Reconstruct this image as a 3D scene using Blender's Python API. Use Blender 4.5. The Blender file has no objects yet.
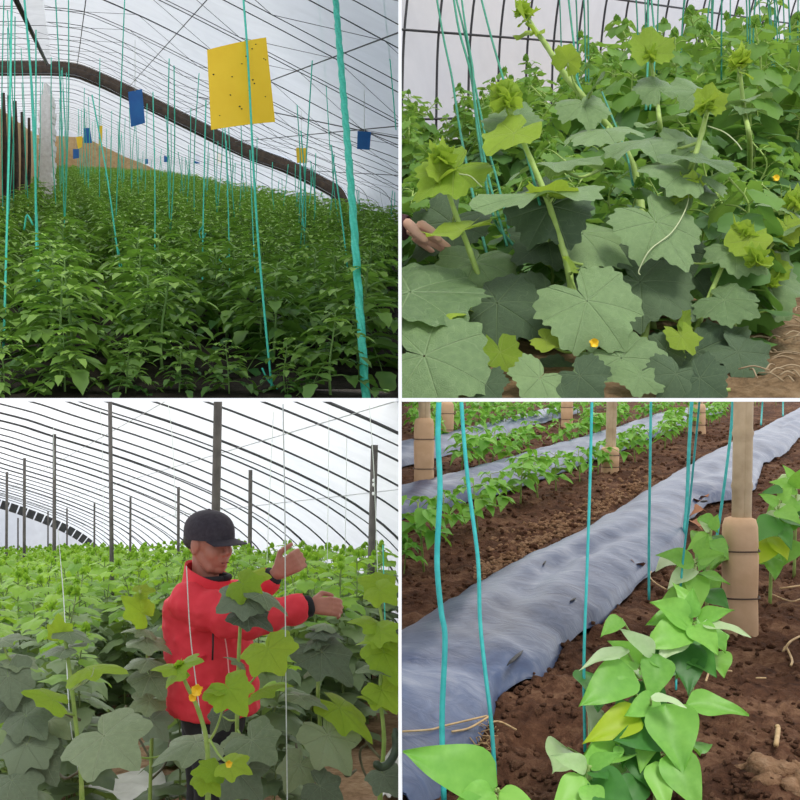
import bpy, bmesh, math, random
import numpy as np
from mathutils import Vector, Matrix

F = 1200.0                       # focal length in pixels of the 800 px frame
SC = bpy.context.scene
COL = SC.collection

# ------------------------------------------------------------------ camera, sky, sun, added fill lamps, exposure
cam_d = bpy.data.cameras.new('camera'); cam = bpy.data.objects.new('camera', cam_d); COL.objects.link(cam)
cam_d.sensor_width = 36.0; cam_d.lens = F / 800.0 * 36.0; cam_d.clip_end = 400; cam_d.clip_start = 0.05
cam.location = (0, 0, 0); cam.rotation_euler = (math.pi / 2, 0, 0)
SC.camera = cam

world = bpy.data.worlds.new('overcast_sky'); SC.world = world; world.use_nodes = True
wn = world.node_tree.nodes; wl = world.node_tree.links; wn.clear()
w_out = wn.new('ShaderNodeOutputWorld'); w_bg = wn.new('ShaderNodeBackground')
w_tc = wn.new('ShaderNodeTexCoord'); w_no = wn.new('ShaderNodeTexNoise'); w_ra = wn.new('ShaderNodeValToRGB')
w_no.inputs['Scale'].default_value = 3.0; w_no.inputs['Detail'].default_value = 4
w_ra.color_ramp.elements[0].position = 0.35; w_ra.color_ramp.elements[0].color = (0.70, 0.80, 0.96, 1)
w_ra.color_ramp.elements[1].position = 0.65; w_ra.color_ramp.elements[1].color = (1.0, 1.0, 1.0, 1)
wl.new(w_tc.outputs['Generated'], w_no.inputs['Vector']); wl.new(w_no.outputs['Fac'], w_ra.inputs['Fac'])
wl.new(w_ra.outputs['Color'], w_bg.inputs['Color']); w_bg.inputs['Strength'].default_value = 1.0
wl.new(w_bg.outputs['Background'], w_out.inputs['Surface'])

sun_d = bpy.data.lights.new('sun', 'SUN'); sun = bpy.data.objects.new('sun', sun_d); COL.objects.link(sun)
sun_d.energy = 2.3; sun_d.angle = math.radians(20); sun_d.color = (1.0, 0.97, 0.9)
sun.rotation_euler = Vector((-0.30, 0.55, -1.0)).to_track_quat('-Z', 'Y').to_euler()

def fill_lamp(name, loc, sx, sy, radiance, color=(1, 1, 1)):
    d = bpy.data.lights.new(name, 'AREA'); o = bpy.data.objects.new(name, d); COL.objects.link(o)
    d.shape = 'RECTANGLE'; d.size = sx; d.size_y = sy; d.energy = radiance * math.pi * sx * sy; d.color = color
    o.location = loc
    return o
# added fill lamps, hidden under the upper beds that shut out the sky
fill_lamp('fill_lamp_over_cucumber_house', (-6.2, 25.0, 0.05), 12.3, 39.0, 1.6, (1.0, 1.0, 1.0))
fill_lamp('fill_lamp_over_bean_field', (4.3, 10.2, 0.03), 8.4, 15.0, 1.15, (1.0, 0.98, 0.95))

vs = SC.view_settings
vs.view_transform = 'Standard'; vs.look = 'None'; vs.exposure = 0.0; vs.gamma = 1.0; vs.use_curve_mapping = False

# ------------------------------------------------------------------ helpers
R = random.Random(7)
UP = Vector((0, 0, 1))

def P(u, v, d):
    """the point at distance d along the optical axis seen at picture position u, v"""
    return Vector(((u - 400.0) / F * d, d, (400.0 - v) / F * d))

def link(o, parent=None):
    COL.objects.link(o)
    if parent is not None:
        o.parent = parent
        o.matrix_parent_inverse = parent.matrix_basis.inverted()
    return o

def tag(o, label=None, cat=None, group=None, kind=None):
    if label: o['label'] = label
    if cat: o['category'] = cat
    if group: o['group'] = group
    if kind: o['kind'] = kind
    return o

def thing(name, label, cat, loc, group=None):
    o = bpy.data.objects.new(name, None); o.empty_display_size = 0.05
    o.location = loc; COL.objects.link(o)
    return tag(o, label, cat, group)

def dup(root, loc, rz=0.0, sc=1.0, label=None, group=None):
    r = root.copy(); COL.objects.link(r); r.location = loc; r.rotation_euler = (0, 0, rz); r.scale = (sc, sc, sc)
    if label: r['label'] = label
    if group: r['group'] = group
    for ch in root.children:
        c = ch.copy(); COL.objects.link(c); c.parent = r
        for g in ch.children:
            e = g.copy(); COL.objects.link(e); e.parent = c
    return r

class MB:
    """collects geometry for one mesh; uv is kept per vertex (leaf angle, leaf radius), tone per vertex"""
    def __init__(self):
        self.v = []; self.f = []; self.uv = []; self.tone = []
    def add(self, V, Fc, uv=None, tone=0.0):
        b = len(self.v)
        self.v.extend([tuple(p) for p in V])
        self.f.extend([tuple(i + b for i in q) for q in Fc])
        self.uv.extend(uv if uv is not None else [(0.0, 0.0)] * len(V))
        self.tone.extend([tone] * len(V) if not hasattr(tone, '__len__') else tone)
        return self
    def tube(self, pts, r, n=8, cap=True, tone=0.0, flat=1.0):
        pts = [Vector(p) for p in pts]
        k = len(pts)
        rr = r if hasattr(r, '__len__') else [r] * k
        V = []; prev = None
        for i, p in enumerate(pts):
            t = (pts[min(i + 1, k - 1)] - pts[max(i - 1, 0)])
            t = t.normalized() if t.length > 1e-9 else UP.copy()
            if prev is None:
                a = UP if abs(t.z) < 0.9 else Vector((1, 0, 0))
                x = t.cross(a).normalized()
            else:
                x = (prev - t * prev.dot(t)).normalized()
            prev = x; y = t.cross(x)
            for j in range(n):
                an = 2 * math.pi * j / n
                V.append(p + (x * math.cos(an) + y * math.sin(an) * flat) * rr[i])
        Fc = []
        for i in range(k - 1):
            for j in range(n):
                j2 = (j + 1) % n
                Fc.append((i * n + j, i * n + j2, (i + 1) * n + j2, (i + 1) * n + j))
        if cap:
            Fc.append(tuple(range(n - 1, -1, -1))); Fc.append(tuple((k - 1) * n + j for j in range(n)))
        return self.add(V, Fc, tone=tone)
    def box(self, c, s, M=None, tone=0.0):
        c = Vector(c); V = []
        for z in (-.5, .5):
            for x, y in ((-.5, -.5), (.5, -.5), (.5, .5), (-.5, .5)):
                q = Vector((x * s[0], y * s[1], z * s[2]))
                V.append(c + (M @ q if M else q))
        return self.add(V, [(3, 2, 1, 0), (4, 5, 6, 7), (0, 1, 5, 4), (1, 2, 6, 5), (2, 3, 7, 6), (3, 0, 4, 7)], tone=tone)
    def grid(self, G, tone=0.0, uv=None):
        n = len(G); m = len(G[0])
        return self.add([p for row in G for p in row],
                        [(i * m + j, i * m + j + 1, (i + 1) * m + j + 1, (i + 1) * m + j) for i in range(n - 1) for j in range(m - 1)], tone=tone, uv=uv)
    def ellipsoid(self, c, r, M=None, nu=12, nv=8, tone=0.0):
        c = Vector(c); V = []; Fc = []
        for i in range(1, nv):
            ph = math.pi * i / nv
            for j in range(nu):
                th = 2 * math.pi * j / nu
                q = Vector((r[0] * math.sin(ph) * math.cos(th), r[1] * math.sin(ph) * math.sin(th), r[2] * math.cos(ph)))
                V.append(c + (M @ q if M else q))
        t = Vector((0, 0, r[2])); V.append(c + (M @ t if M else t)); V.append(c - (M @ t if M else t))
        for i in range(nv - 2):
            for j in range(nu):
                j2 = (j + 1) % nu
                Fc.append((i * nu + j, (i + 1) * nu + j, (i + 1) * nu + j2, i * nu + j2))
        a = (nv - 1) * nu
        for j in range(nu):
            j2 = (j + 1) % nu
            Fc.append((a, j, j2)); Fc.append((a + 1, (nv - 2) * nu + j2, (nv - 2) * nu + j))
        return self.add(V, Fc, tone=tone)
    def capsule(self, a, b, ra, rb, n=12):
        a = Vector(a); b = Vector(b); d = (b - a).normalized()
        pts = []; rs = []
        for k in range(5):
            t = math.pi / 2 * k / 4
            pts.append(a - d * ra * math.cos(t)); rs.append(max(ra * math.sin(t), 1e-4))
        for k in range(5):
            t = math.pi / 2 * (1 - k / 4)
            pts.append(b + d * rb * math.cos(t)); rs.append(max(rb * math.sin(t), 1e-4))
        return self.tube(pts, rs, n)
    def merge(self, o, M=None, tone=None):
        b = len(self.v)
        self.v.extend([tuple(M @ Vector(p)) for p in o.v] if M else o.v)
        self.f.extend([tuple(i + b for i in q) for q in o.f]); self.uv.extend(o.uv)
        self.tone.extend(o.tone if tone is None else [tone] * len(o.v))
        return self
    def mesh(self, name, mat, smooth=True):
        me = bpy.data.meshes.new(name)
        me.from_pydata([tuple(p) for p in self.v], [], self.f)
        if smooth: me.polygons.foreach_set('use_smooth', [True] * len(me.polygons))
        if any(u != (0.0, 0.0) for u in self.uv):
            ul = me.uv_layers.new(name='leaf')
            li = np.empty(len(me.loops), dtype=np.int32); me.loops.foreach_get('vertex_index', li)
            ul.data.foreach_set('uv', np.array(self.uv, dtype=np.float32)[li].ravel())
        if any(self.tone):
            at = me.attributes.new('tone', 'FLOAT', 'POINT'); at.data.foreach_set('value', np.array(self.tone, dtype=np.float32))
        me.materials.append(mat); me.update()
        return me
    def build(self, name, mat, parent=None, smooth=True):
        return link(bpy.data.objects.new(name, self.mesh(name, mat, smooth)), parent)

def clip(o, co, no):
    """cuts away what lies on the side of the plane that no points to"""
    bm = bmesh.new(); bm.from_mesh(o.data)
    bmesh.ops.bisect_plane(bm, geom=bm.verts[:] + bm.edges[:] + bm.faces[:], plane_co=co, plane_no=no, clear_outer=True)
    bm.to_mesh(o.data); bm.free()
    return o

def spline(pts, n=6):
    """Catmull-Rom through pts"""
    p = [Vector(q) for q in pts]
    if len(p) < 3: return p
    p = [p[0] * 2 - p[1]] + p + [p[-1] * 2 - p[-2]]
    out = []
    for i in range(1, len(p) - 2):
        for k in range(n):
            t = k / n
            out.append(0.5 * ((2 * p[i]) + (p[i + 1] - p[i - 1]) * t + (2 * p[i - 1] - 5 * p[i] + 4 * p[i + 1] - p[i + 2]) * t * t + (3 * p[i] - p[i - 1] - 3 * p[i + 1] + p[i + 2]) * t ** 3))
    out.append(p[-2])
    return out

def lerp(a, b, t): return a + (b - a) * t

# ------------------------------------------------------------------ materials
def new_mat(name):
    m = bpy.data.materials.new(name); m.use_nodes = True
    nt = m.node_tree; nt.nodes.clear()
    return m, nt, nt.nodes, nt.links

def math_node(nt, op, a, b=None, c=None):
    n = nt.nodes.new('ShaderNodeMath'); n.operation = op
    for i, x in enumerate((a, b, c)):
        if x is None: continue
        if isinstance(x, (int, float)): n.inputs[i].default_value = x
        else: nt.links.new(x, n.inputs[i])
    return n.outputs[0]

def mixc(nt, fac, a, b, blend='MIX'):
    n = nt.nodes.new('ShaderNodeMix'); n.data_type = 'RGBA'; n.blend_type = blend
    if isinstance(fac, (int, float)): n.inputs[0].default_value = fac
    else: nt.links.new(fac, n.inputs[0])
    for i, x in ((6, a), (7, b)):
        if isinstance(x, tuple): n.inputs[i].default_value = (*x[:3], 1)
        else: nt.links.new(x, n.inputs[i])
    return n.outputs[2]

def noise(nt, scale, detail=4, coord='Object', rough=0.55, dist=0.0):
    tc = nt.nodes.new('ShaderNodeTexCoord'); n = nt.nodes.new('ShaderNodeTexNoise')
    n.inputs['Scale'].default_value = scale; n.inputs['Detail'].default_value = detail
    n.inputs['Roughness'].default_value = rough; n.inputs['Distortion'].default_value = dist
    nt.links.new(tc.outputs[coord], n.inputs['Vector'])
    return n.outputs['Fac']

def ramp(nt, fac, stops):
    r = nt.nodes.new('ShaderNodeValToRGB'); e = r.color_ramp.elements
    while len(e) < len(stops): e.new(0.5)
    for i, (p, c) in enumerate(stops):
        e[i].position = p; e[i].color = (*c, 1) if len(c) == 3 else c
    nt.links.new(fac, r.inputs['Fac'])
    return r.outputs['Color']

def bump(nt, h, strength=0.3, dist=0.01):
    b = nt.nodes.new('ShaderNodeBump'); b.inputs['Strength'].default_value = strength; b.inputs['Distance'].default_value = dist
    nt.links.new(h, b.inputs['Height'])
    return b.outputs['Normal']

def simple(name, c, rough=0.6, c2=None, scale=8.0, bumpy=0.0, metal=0.0, spec=0.5, sheen=0.0, detail=4, bdist=0.01):
    m, nt, N, L = new_mat(name)
    o = N.new('ShaderNodeOutputMaterial'); p = N.new('ShaderNodeBsdfPrincipled')
    p.inputs['Roughness'].default_value = rough; p.inputs['Metallic'].default_value = metal
    p.inputs['Specular IOR Level'].default_value = spec
    f = noise(nt, scale, detail)
    col = ramp(nt, f, [(0.3, c), (0.7, c2 or tuple(min(1, x * 1.25) for x in c))])
    L.new(col, p.inputs['Base Color'])
    if bumpy: L.new(bump(nt, f, bumpy, bdist), p.inputs['Normal'])
    L.new(p.outputs[0], o.inputs['Surface'])
    return m

def leaf_mat(name, dark, light, vein, trans=0.35, tcol=None, rough=0.5, spec=0.4, step=50.0, veins=True, back=None):
    """leaf blade: colour drifts from leaf to leaf, pale main and side veins, light shining through"""
    m, nt, N, L = new_mat(name)
    o = N.new('ShaderNodeOutputMaterial'); p = N.new('ShaderNodeBsdfPrincipled')
    p.inputs['Roughness'].default_value = rough; p.inputs['Specular IOR Level'].default_value = spec
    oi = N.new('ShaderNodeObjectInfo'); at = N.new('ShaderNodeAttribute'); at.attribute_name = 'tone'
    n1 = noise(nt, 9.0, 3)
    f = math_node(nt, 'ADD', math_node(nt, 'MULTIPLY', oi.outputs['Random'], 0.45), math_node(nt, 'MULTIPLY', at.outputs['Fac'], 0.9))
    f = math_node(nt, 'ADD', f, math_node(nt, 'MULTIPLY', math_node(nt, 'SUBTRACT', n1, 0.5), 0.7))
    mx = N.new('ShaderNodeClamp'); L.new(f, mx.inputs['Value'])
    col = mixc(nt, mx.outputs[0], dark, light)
    if veins:
        uv = N.new('ShaderNodeUVMap'); uv.uv_map = 'leaf'; sp = N.new('ShaderNodeSeparateXYZ'); L.new(uv.outputs['UV'], sp.inputs[0])
        th, r = sp.outputs[0], sp.outputs[1]
        pp = math_node(nt, 'PINGPONG', th, math.radians(step / 2))
        pd = math_node(nt, 'MULTIPLY', r, math_node(nt, 'SINE', pp)); al = math_node(nt, 'MULTIPLY', r, math_node(nt, 'COSINE', pp))
        wv = math_node(nt, 'SUBTRACT', 0.020, math_node(nt, 'MULTIPLY', r, 0.013))
        main = math_node(nt, 'SUBTRACT', 1.0, math_node(nt, 'SMOOTH_MIN', math_node(nt, 'DIVIDE', pd, wv), 1.0, 0.2))
        sec = math_node(nt, 'FRACT', math_node(nt, 'ADD', math_node(nt, 'SUBTRACT', math_node(nt, 'MULTIPLY', al, 5.0), math_node(nt, 'MULTIPLY', pd, 4.0)), math_node(nt, 'MULTIPLY', noise(nt, 4.0, 2), 1.6)))
        secd = math_node(nt, 'ABSOLUTE', math_node(nt, 'SUBTRACT', sec, 0.5))
        secm = math_node(nt, 'MULTIPLY', math_node(nt, 'LESS_THAN', secd, 0.035), 0.4)
        cl = N.new('ShaderNodeClamp'); L.new(main, cl.inputs['Value'])
        vm = math_node(nt, 'MAXIMUM', cl.outputs[0], secm)
        col = mixc(nt, math_node(nt, 'MULTIPLY', vm, 0.75), col, vein)
        hb = math_node(nt, 'ADD', math_node(nt, 'MULTIPLY', vm, -1.0), math_node(nt, 'MULTIPLY', noise(nt, 60.0, 3), 0.8))
        L.new(bump(nt, hb, 0.6, 0.008), p.inputs['Normal'])
    if back:
        g = N.new('ShaderNodeNewGeometry'); col = mixc(nt, math_node(nt, 'MULTIPLY', g.outputs['Backfacing'], 0.6), col, back)
    L.new(col, p.inputs['Base Color'])
    tr = N.new('ShaderNodeBsdfTranslucent'); mt = N.new('ShaderNodeMixShader'); mt.inputs[0].default_value = trans
    tc = mixc(nt, 0.75, col, tcol or tuple(min(1, x * 1.6) for x in light))
    L.new(tc, tr.inputs['Color']); L.new(p.outputs[0], mt.inputs[1]); L.new(tr.outputs[0], mt.inputs[2])
    L.new(mt.outputs[0], o.inputs['Surface'])
    return m

def film_mat(name, col, clear=0.3, trans=0.5, rough=0.3, scale=2.0, wrinkle=0.15):
    m, nt, N, L = new_mat(name)
    o = N.new('ShaderNodeOutputMaterial')
    t = N.new('ShaderNodeBsdfTransparent'); tl = N.new('ShaderNodeBsdfTranslucent'); p = N.new('ShaderNodeBsdfPrincipled')
    n = noise(nt, scale, 5, dist=1.0)
    c = mixc(nt, ramp(nt, n, [(0.35, (0, 0, 0)), (0.65, (1, 1, 1))]), tuple(x * 0.90 for x in col), col)
    L.new(c, tl.inputs['Color']); L.new(c, p.inputs['Base Color']); p.inputs['Roughness'].default_value = rough
    nb = bump(nt, n, wrinkle, 0.05); L.new(nb, p.inputs['Normal'])
    a = N.new('ShaderNodeMixShader'); b = N.new('ShaderNodeMixShader')
    a.inputs[0].default_value = trans; L.new(p.outputs[0], a.inputs[1]); L.new(tl.outputs[0], a.inputs[2])
    b.inputs[0].default_value = clear; L.new(a.outputs[0], b.inputs[1]); L.new(t.outputs[0], b.inputs[2])
    L.new(b.outputs[0], o.inputs['Surface'])
    return m

def soil_mat(name, dark, mid, light, scale=6.0, bs=0.8):
    m, nt, N, L = new_mat(name)
    o = N.new('ShaderNodeOutputMaterial'); p = N.new('ShaderNodeBsdfPrincipled'); p.inputs['Roughness'].default_value = 0.95
    p.inputs['Specular IOR Level'].default_value = 0.15
    a = noise(nt, scale, 6, rough=0.7); b = noise(nt, scale * 5, 6, rough=0.7)
    f = math_node(nt, 'ADD', math_node(nt, 'MULTIPLY', a, 0.6), math_node(nt, 'MULTIPLY', b, 0.4))
    L.new(ramp(nt, f, [(0.36, dark), (0.5, mid), (0.66, light)]), p.inputs['Base Color'])
    L.new(bump(nt, b, bs, 0.03), p.inputs['Normal']); L.new(p.outputs[0], o.inputs['Surface'])
    return m

M_white = simple('white_paint', (0.85, 0.85, 0.85), 0.6, (0.9, 0.9, 0.9))
M_rib = simple('dark_steel', (0.03, 0.03, 0.035), 0.5, (0.05, 0.05, 0.055))
M_galv = simple('galvanised_steel', (0.42, 0.43, 0.45), 0.4, (0.5, 0.5, 0.52), metal=0.4)
M_twine = simple('turquoise_twine', (0.03, 0.48, 0.33), 0.55, (0.08, 0.62, 0.46), scale=60)
M_twine_pale = simple('pale_twine', (0.55, 0.62, 0.55), 0.6, (0.7, 0.75, 0.7), scale=60)

# ------------------------------------------------------------------ leaf shapes
def leaf_mb(seed, seg=44, rings=6, lobes=((0, .24, .30), (1.02, .13, .26), (-1.02, .13, .26), (2.05, .08, .28), (-2.05, .08, .28)),
            base=0.74, teeth=0.035, tn=13, notch=0.42, droop=0.16, ripple=0.07, cup=0.0, tone=0.0):
    """a blade whose stalk joins at the origin, tip along +y, length about 1"""
    r_ = random.Random(seed); ph = r_.uniform(0, 6.28); ph2 = r_.uniform(0, 6.28)
    m = MB(); V = []; uv = []
    rs = [0.02] + [((k + 1) / rings) ** 0.85 for k in range(rings)]
    for k, q in enumerate(rs):
        for j in range(seg + 1):
            th = -math.pi + 2 * math.pi * j / seg
            th2 = th * 0.985
            rad = base
            for c, h, w in lobes: rad += h * math.exp(-((th - c) / w) ** 2)
            rad += teeth * math.sin(tn * 2 * th + ph) * (1 if k == len(rs) - 1 else 0.25 * q) + 0.03 * math.sin(3 * th + ph2)
            e = min(1.0, (math.pi - abs(th)) / notch); e = e * e * (3 - 2 * e)
            rad *= 0.32 + 0.68 * e
            rr = rad * q
            x = rr * math.sin(th2); y = rr * math.cos(th2)
            nearest = abs(((th / math.radians(50)) + 0.5) % 1.0 - 0.5)         # 0 on a main vein
            z = -droop * rr * rr + ripple * rr * rr * math.sin(4 * th + ph) + cup * abs(x)
            z += 0.045 * rr * math.sin(math.pi * nearest) + ripple * 0.35 * rr ** 3 * math.sin(9 * th + ph2)
            V.append((x, y, z)); uv.append((th2, rr))
    n = seg + 1
    Fc = [(i * n + j, i * n + j + 1, (i + 1) * n + j + 1, (i + 1) * n + j) for i in range(len(rs) - 1) for j in range(seg)]
    m.add(V, Fc, uv, tone)
    return m

CUKE_LOBES = ((0, .34, .30), (1.0, .16, .22), (-1.0, .16, .22), (2.1, .14, .25), (-2.1, .14, .25))

def orient(att, tip, hint, w=1.0, bend=1.0):
    """matrix that lays a unit blade from att to tip, facing hint"""
    y = tip - att; L = y.length; y = y / L
    x = y.cross(Vector(hint)); x.normalize(); z = x.cross(y)
    M = Matrix(((x.x * L * w, y.x * L, z.x * L * bend, att.x), (x.y * L * w, y.y * L, z.y * L * bend, att.y), (x.z * L * w, y.z * L, z.z * L * bend, att.z), (0, 0, 0, 1)))
    return M

def place(name, me, M, parent, mat=None, label=None):
    o = bpy.data.objects.new(name, me); COL.objects.link(o)
    o.parent = parent; o.matrix_parent_inverse = parent.matrix_basis.inverted(); o.matrix_basis = M
    if mat is not None and me.materials[0] != mat:
        o.material_slots[0].link = 'OBJECT'; o.material_slots[0].material = mat
    if label: o['label'] = label
    return o

def confine(objs, planes):
    """cuts every mesh of objs that crosses one of the bay's bounds, given as (point, normal to what stays)"""
    bpy.context.view_layer.update()
    for o in objs:
        if o.type != 'MESH': continue
        M = o.matrix_world; bb = [M @ Vector(c) for c in o.bound_box]
        for co, no in planes:
            if min((p - co).dot(no) for p in bb) < 0:
                if o.data.users > 1: o.data = o.data.copy()
                Mi = M.inverted(); lc = Mi @ co; ln = (M.to_3x3().transposed() @ no).normalized()
                clip(o, lc, -ln)
        if len(o.data.polygons) == 0: bpy.data.objects.remove(o)

# ------------------------------------------------------------------ the boards that part the four growing bays
b = MB().box((0, 16.0, 1.0), (0.0046, 28.6, 10.0)); tag(b.build('wall_middle', M_white, smooth=False), kind='structure')
b = MB()
b.box((-0.4012, 1.75, 0.0002), (0.797, 0.09, 0.0050)); b.box((0.4012, 1.75, 0.0002), (0.797, 0.09, 0.0050))
tag(b.build('trim_1', M_white, smooth=False), kind='structure')

# ================================================================== house with tomato rows (upper bay, sticky cards)
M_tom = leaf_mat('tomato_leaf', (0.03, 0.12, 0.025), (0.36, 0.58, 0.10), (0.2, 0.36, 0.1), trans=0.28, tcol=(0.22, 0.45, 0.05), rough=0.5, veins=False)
M_tomstem = simple('tomato_stem', (0.10, 0.22, 0.04), 0.6, (0.2, 0.33, 0.08))
M_soil_dark = soil_mat('dark_soil', (0.012, 0.010, 0.008), (0.03, 0.024, 0.018), (0.06, 0.05, 0.035))
M_mud = soil_mat('mud_wall', (0.38, 0.24, 0.12), (0.52, 0.35, 0.18), (0.62, 0.44, 0.25), 3.0, 0.5)
M_darkwood = simple('dark_wood', (0.02, 0.014, 0.01), 0.8, (0.07, 0.045, 0.03), scale=12, bumpy=0.3)
M_filmA = film_mat('tomato_house_film', (0.80, 0.82, 0.88), clear=0.22, trans=0.6, rough=0.35)
M_yellow = simple('yellow_card', (0.85, 0.56, 0.01), 0.45, (0.90, 0.62, 0.02))
M_blue = simple('blue_card', (0.005, 0.10, 0.36), 0.5, (0.01, 0.14, 0.42))
M_bug = simple('dead_insect', (0.06, 0.04, 0.01), 0.7)

tA = Vector((-0.279, 1.0, 0.2017)); tX = Vector((0.963, 0.269, 0))
def T(s, x, h): return tA * s + tX * x + UP * h
PROF = [(-4.2, -1.0), (-4.0, 0.9), (-3.0, 1.72), (-1.4, 1.84), (0.0, 1.93), (0.68, 1.77), (1.65, 1.37), (2.65, 0.93), (3.7, 0.47), (4.55, 0.20), (5.4, -0.17), (5.75, -0.41), (5.95, -1.0)]
CLIPX = (Vector((-0.004, 0, 0)), Vector((1, 0, 0)))

def prof_pts(prof, k=4):
    return [(p.x, p.z) for p in spline([Vector((x, 0, h)) for x, h in prof], k)]
RP = prof_pts(PROF[1:])
def inset(rp, d):
    out = []
    for i, (x, h) in enumerate(rp):
        a = rp[max(i - 1, 0)]; b = rp[min(i + 1, len(rp) - 1)]
        t = Vector((b[0] - a[0], b[1] - a[1])).normalized()
        out.append((x + t.y * d, h - t.x * d))
    return out

# bed of soil
def gz(X, Y): return 0.2017 * (0.9277 * Y - 0.2591 * X) - 1.0
m = MB(); G = []
for i in range(90):
    s = 4.957 + i * 0.8
    G.append([T(s, -1.4 + j * 0.2, -1.0 + (0 if i == 0 else 0.03 * math.sin(i * 5.1 + j * 2.3))) for j in range(42)])
m.grid(G)
edge = [G[0][j] for j in range(42)]
fl = m.build('floor', M_soil_dark); clip(fl, *CLIPX); tag(fl, kind='structure')

# film and frame
m = MB()
for s0, s1, off, nn in ((6.0, 24.0, 0.02, 24), (24.0, 73.0, -0.25, 30)):
    rp = inset(RP, -off)
    m.grid([[T(lerp(s0, s1, i / nn), x, h + 0.012 * math.sin(i * 2.1 + x * 3)) for x, h in rp] for i in range(nn + 1)])
fm = m.build('ceiling', M_filmA); clip(fm, *CLIPX); tag(fm, kind='structure')

frame = thing('greenhouse_frame', 'dark steel truss arches and long wires under the film over the tomato rows', 'frame', T(7, 0, -1.0))
def rib(s, rr, truss, prof=RP):
    m = MB()
    m.tube([T(s, x, h) for x, h in prof], rr, 5)
    if truss:
        lo = inset(prof, 0.24)
        m.tube([T(s, x, h) for x, h in lo], rr * 0.75, 5)
        seg = list(range(0, len(prof), 1)); pts = []
        # even zigzag between the chords
        L = [0.0]
        for i in range(1, len(prof)): L.append(L[-1] + math.dist(prof[i], prof[i - 1]))
        n = int(L[-1] / 0.8)
        for k in range(n + 1):
            q = L[-1] * k / n; i = max(j for j in range(len(L)) if L[j] <= q + 1e-9); i = min(i, len(L) - 2)
            f = (q - L[i]) / max(L[i + 1] - L[i], 1e-6)
            a = prof if k % 2 == 0 else lo
            pts.append(T(s, lerp(a[i][0], a[i + 1][0], f), lerp(a[i][1], a[i + 1][1], f)))
        m.tube(pts, rr * 0.5, 4)
    o = m.build('arch_rib', M_rib, frame); clip(o, *CLIPX)
    return o
s = 7.0
while s < 24.0:
    rib(s, 0.0054, True); s += 1.7
s = 25.4
far_prof = inset(RP, 0.25)
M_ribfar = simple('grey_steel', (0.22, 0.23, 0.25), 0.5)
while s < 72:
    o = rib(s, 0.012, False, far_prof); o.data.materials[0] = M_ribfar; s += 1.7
for x0 in (0.25, 1.1, 2.1, 3.2, 4.6):
    i = min(range(len(RP)), key=lambda k: abs(RP[k][0] - x0)); x, h = RP[i]
    m = MB(); m.tube([T(6.5 + k * 2, x, h - 0.2) for k in range(9)], 0.006, 4)
    o = m.build('long_wire', M_rib, frame); clip(o, *CLIPX)
m = MB(); m.tube([T(8.0, 4.9, 0.0), T(11.5, 3.9, 0.3), T(18.0, 2.0, 1.05)], 0.007, 4)
clip(m.build('brace_bar', M_rib, frame), *CLIPX)

# the dark arched gap where the far section hangs lower
lo = inset(RP, 0.28)
m = MB()
for ds in (0.0, 0.25):
    m.grid([[T(24.1 + ds, x, h) for x, h in RP], [T(24.1 + ds, x, h) for x, h in lo]])
m.grid([[T(24.1, x, h) for x, h in lo], [T(24.35, x, h) for x, h in lo]])
o = m.build('trim_2', M_darkwood); clip(o, *CLIPX); tag(o, kind='structure')

# mud wall, gable, white pillar and strip
m = MB()
pr = [(-0.86, -1.0), (-0.88, 0.62), (-0.95, 0.70), (-1.35, 0.66), (-1.4, -1.0)]
m.grid([[T(s, x + 0.02 * math.sin(s * 2.3 + h * 5), h + 0.03 * math.sin(s * 1.7)) for x, h in pr] for s in [9 + k * 0.8 for k in range(81)]])
tag(m.build('wall_left', M_mud), kind='structure')
m = MB(); gp = [p for p in far_prof if p[1] < 1.3] 
m.add([T(72.5, x, min(h, 1.3)) for x, h in far_prof] + [T(72.5, 5.95, -1.0), T(72.5, -4.2, -1.0)], [tuple(range(len(far_prof) + 2))])
o = m.build('wall_back', M_mud, smooth=False); clip(o, *CLIPX); tag(o, kind='structure')
m = MB(); m.add([T(72.8, x, h) for x, h in far_prof], [tuple(range(len(far_prof)))])
o = m.build('ceiling', M_filmA, smooth=False); clip(o, *CLIPX); tag(o, kind='structure')

M_whitebrick = simple('whitewashed_brick', (0.72, 0.70, 0.68), 0.8, (0.92, 0.91, 0.90), scale=14, bumpy=0.4)
m = MB(); c0 = P(46, 84, 25.2)
z1 = c0.z; z0 = gz(c0.x, 25.2)
hw = 0.15
for k in range(22):
    za = lerp(z0, z1, k / 22); zb = lerp(z0, z1, (k + 1) / 22) - 0.012
    wv = hw * (0.9 + 0.12 * math.sin(k * 2.1)) * (1 if k < 19 else 1 - 0.25 * (k - 18))
    m.box((c0.x, 25.3, (za + zb) / 2), (2 * wv, 0.3, zb - za + 0.014))
tag(m.build('trim_4', M_whitebrick, smooth=False), kind='structure')

st = thing('ridge_sheet', 'bright white plastic sheet hanging along the ridge above the mud wall', 'plastic sheet', P(48, 62, 21.5))
m = MB(); q = [[P(lerp(14, 47, t), lerp(-6, 62, t), lerp(11, 21.5, t)) , P(lerp(30, 50, t), lerp(-6, 62, t) + 1, lerp(11, 21.5, t) + 0.2), P(lerp(42, 52, t), lerp(-6, 62, t), lerp(11, 21.5, t))] for t in [k / 12 for k in range(13)]]
for k, row in enumerate(q): row[1] += Vector((0, 0, 0.03 * math.sin(k * 2.0)))
m.grid(q); m.grid([[p + Vector((0, 0.01, 0.012)) for p in row] for row in q])
M_sheet = simple('white_sheet', (0.86, 0.86, 0.88), 0.5, (0.95, 0.95, 0.95))
m.build('sheet', film_mat('ridge_film', (0.97, 0.97, 0.97), clear=0.1, trans=0.9), st)
m = MB(); m.tube([P(13, -6, 11), P(47, 64, 21.4)], 0.03, 6); m.build('ridge_pole', M_rib, st)

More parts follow.
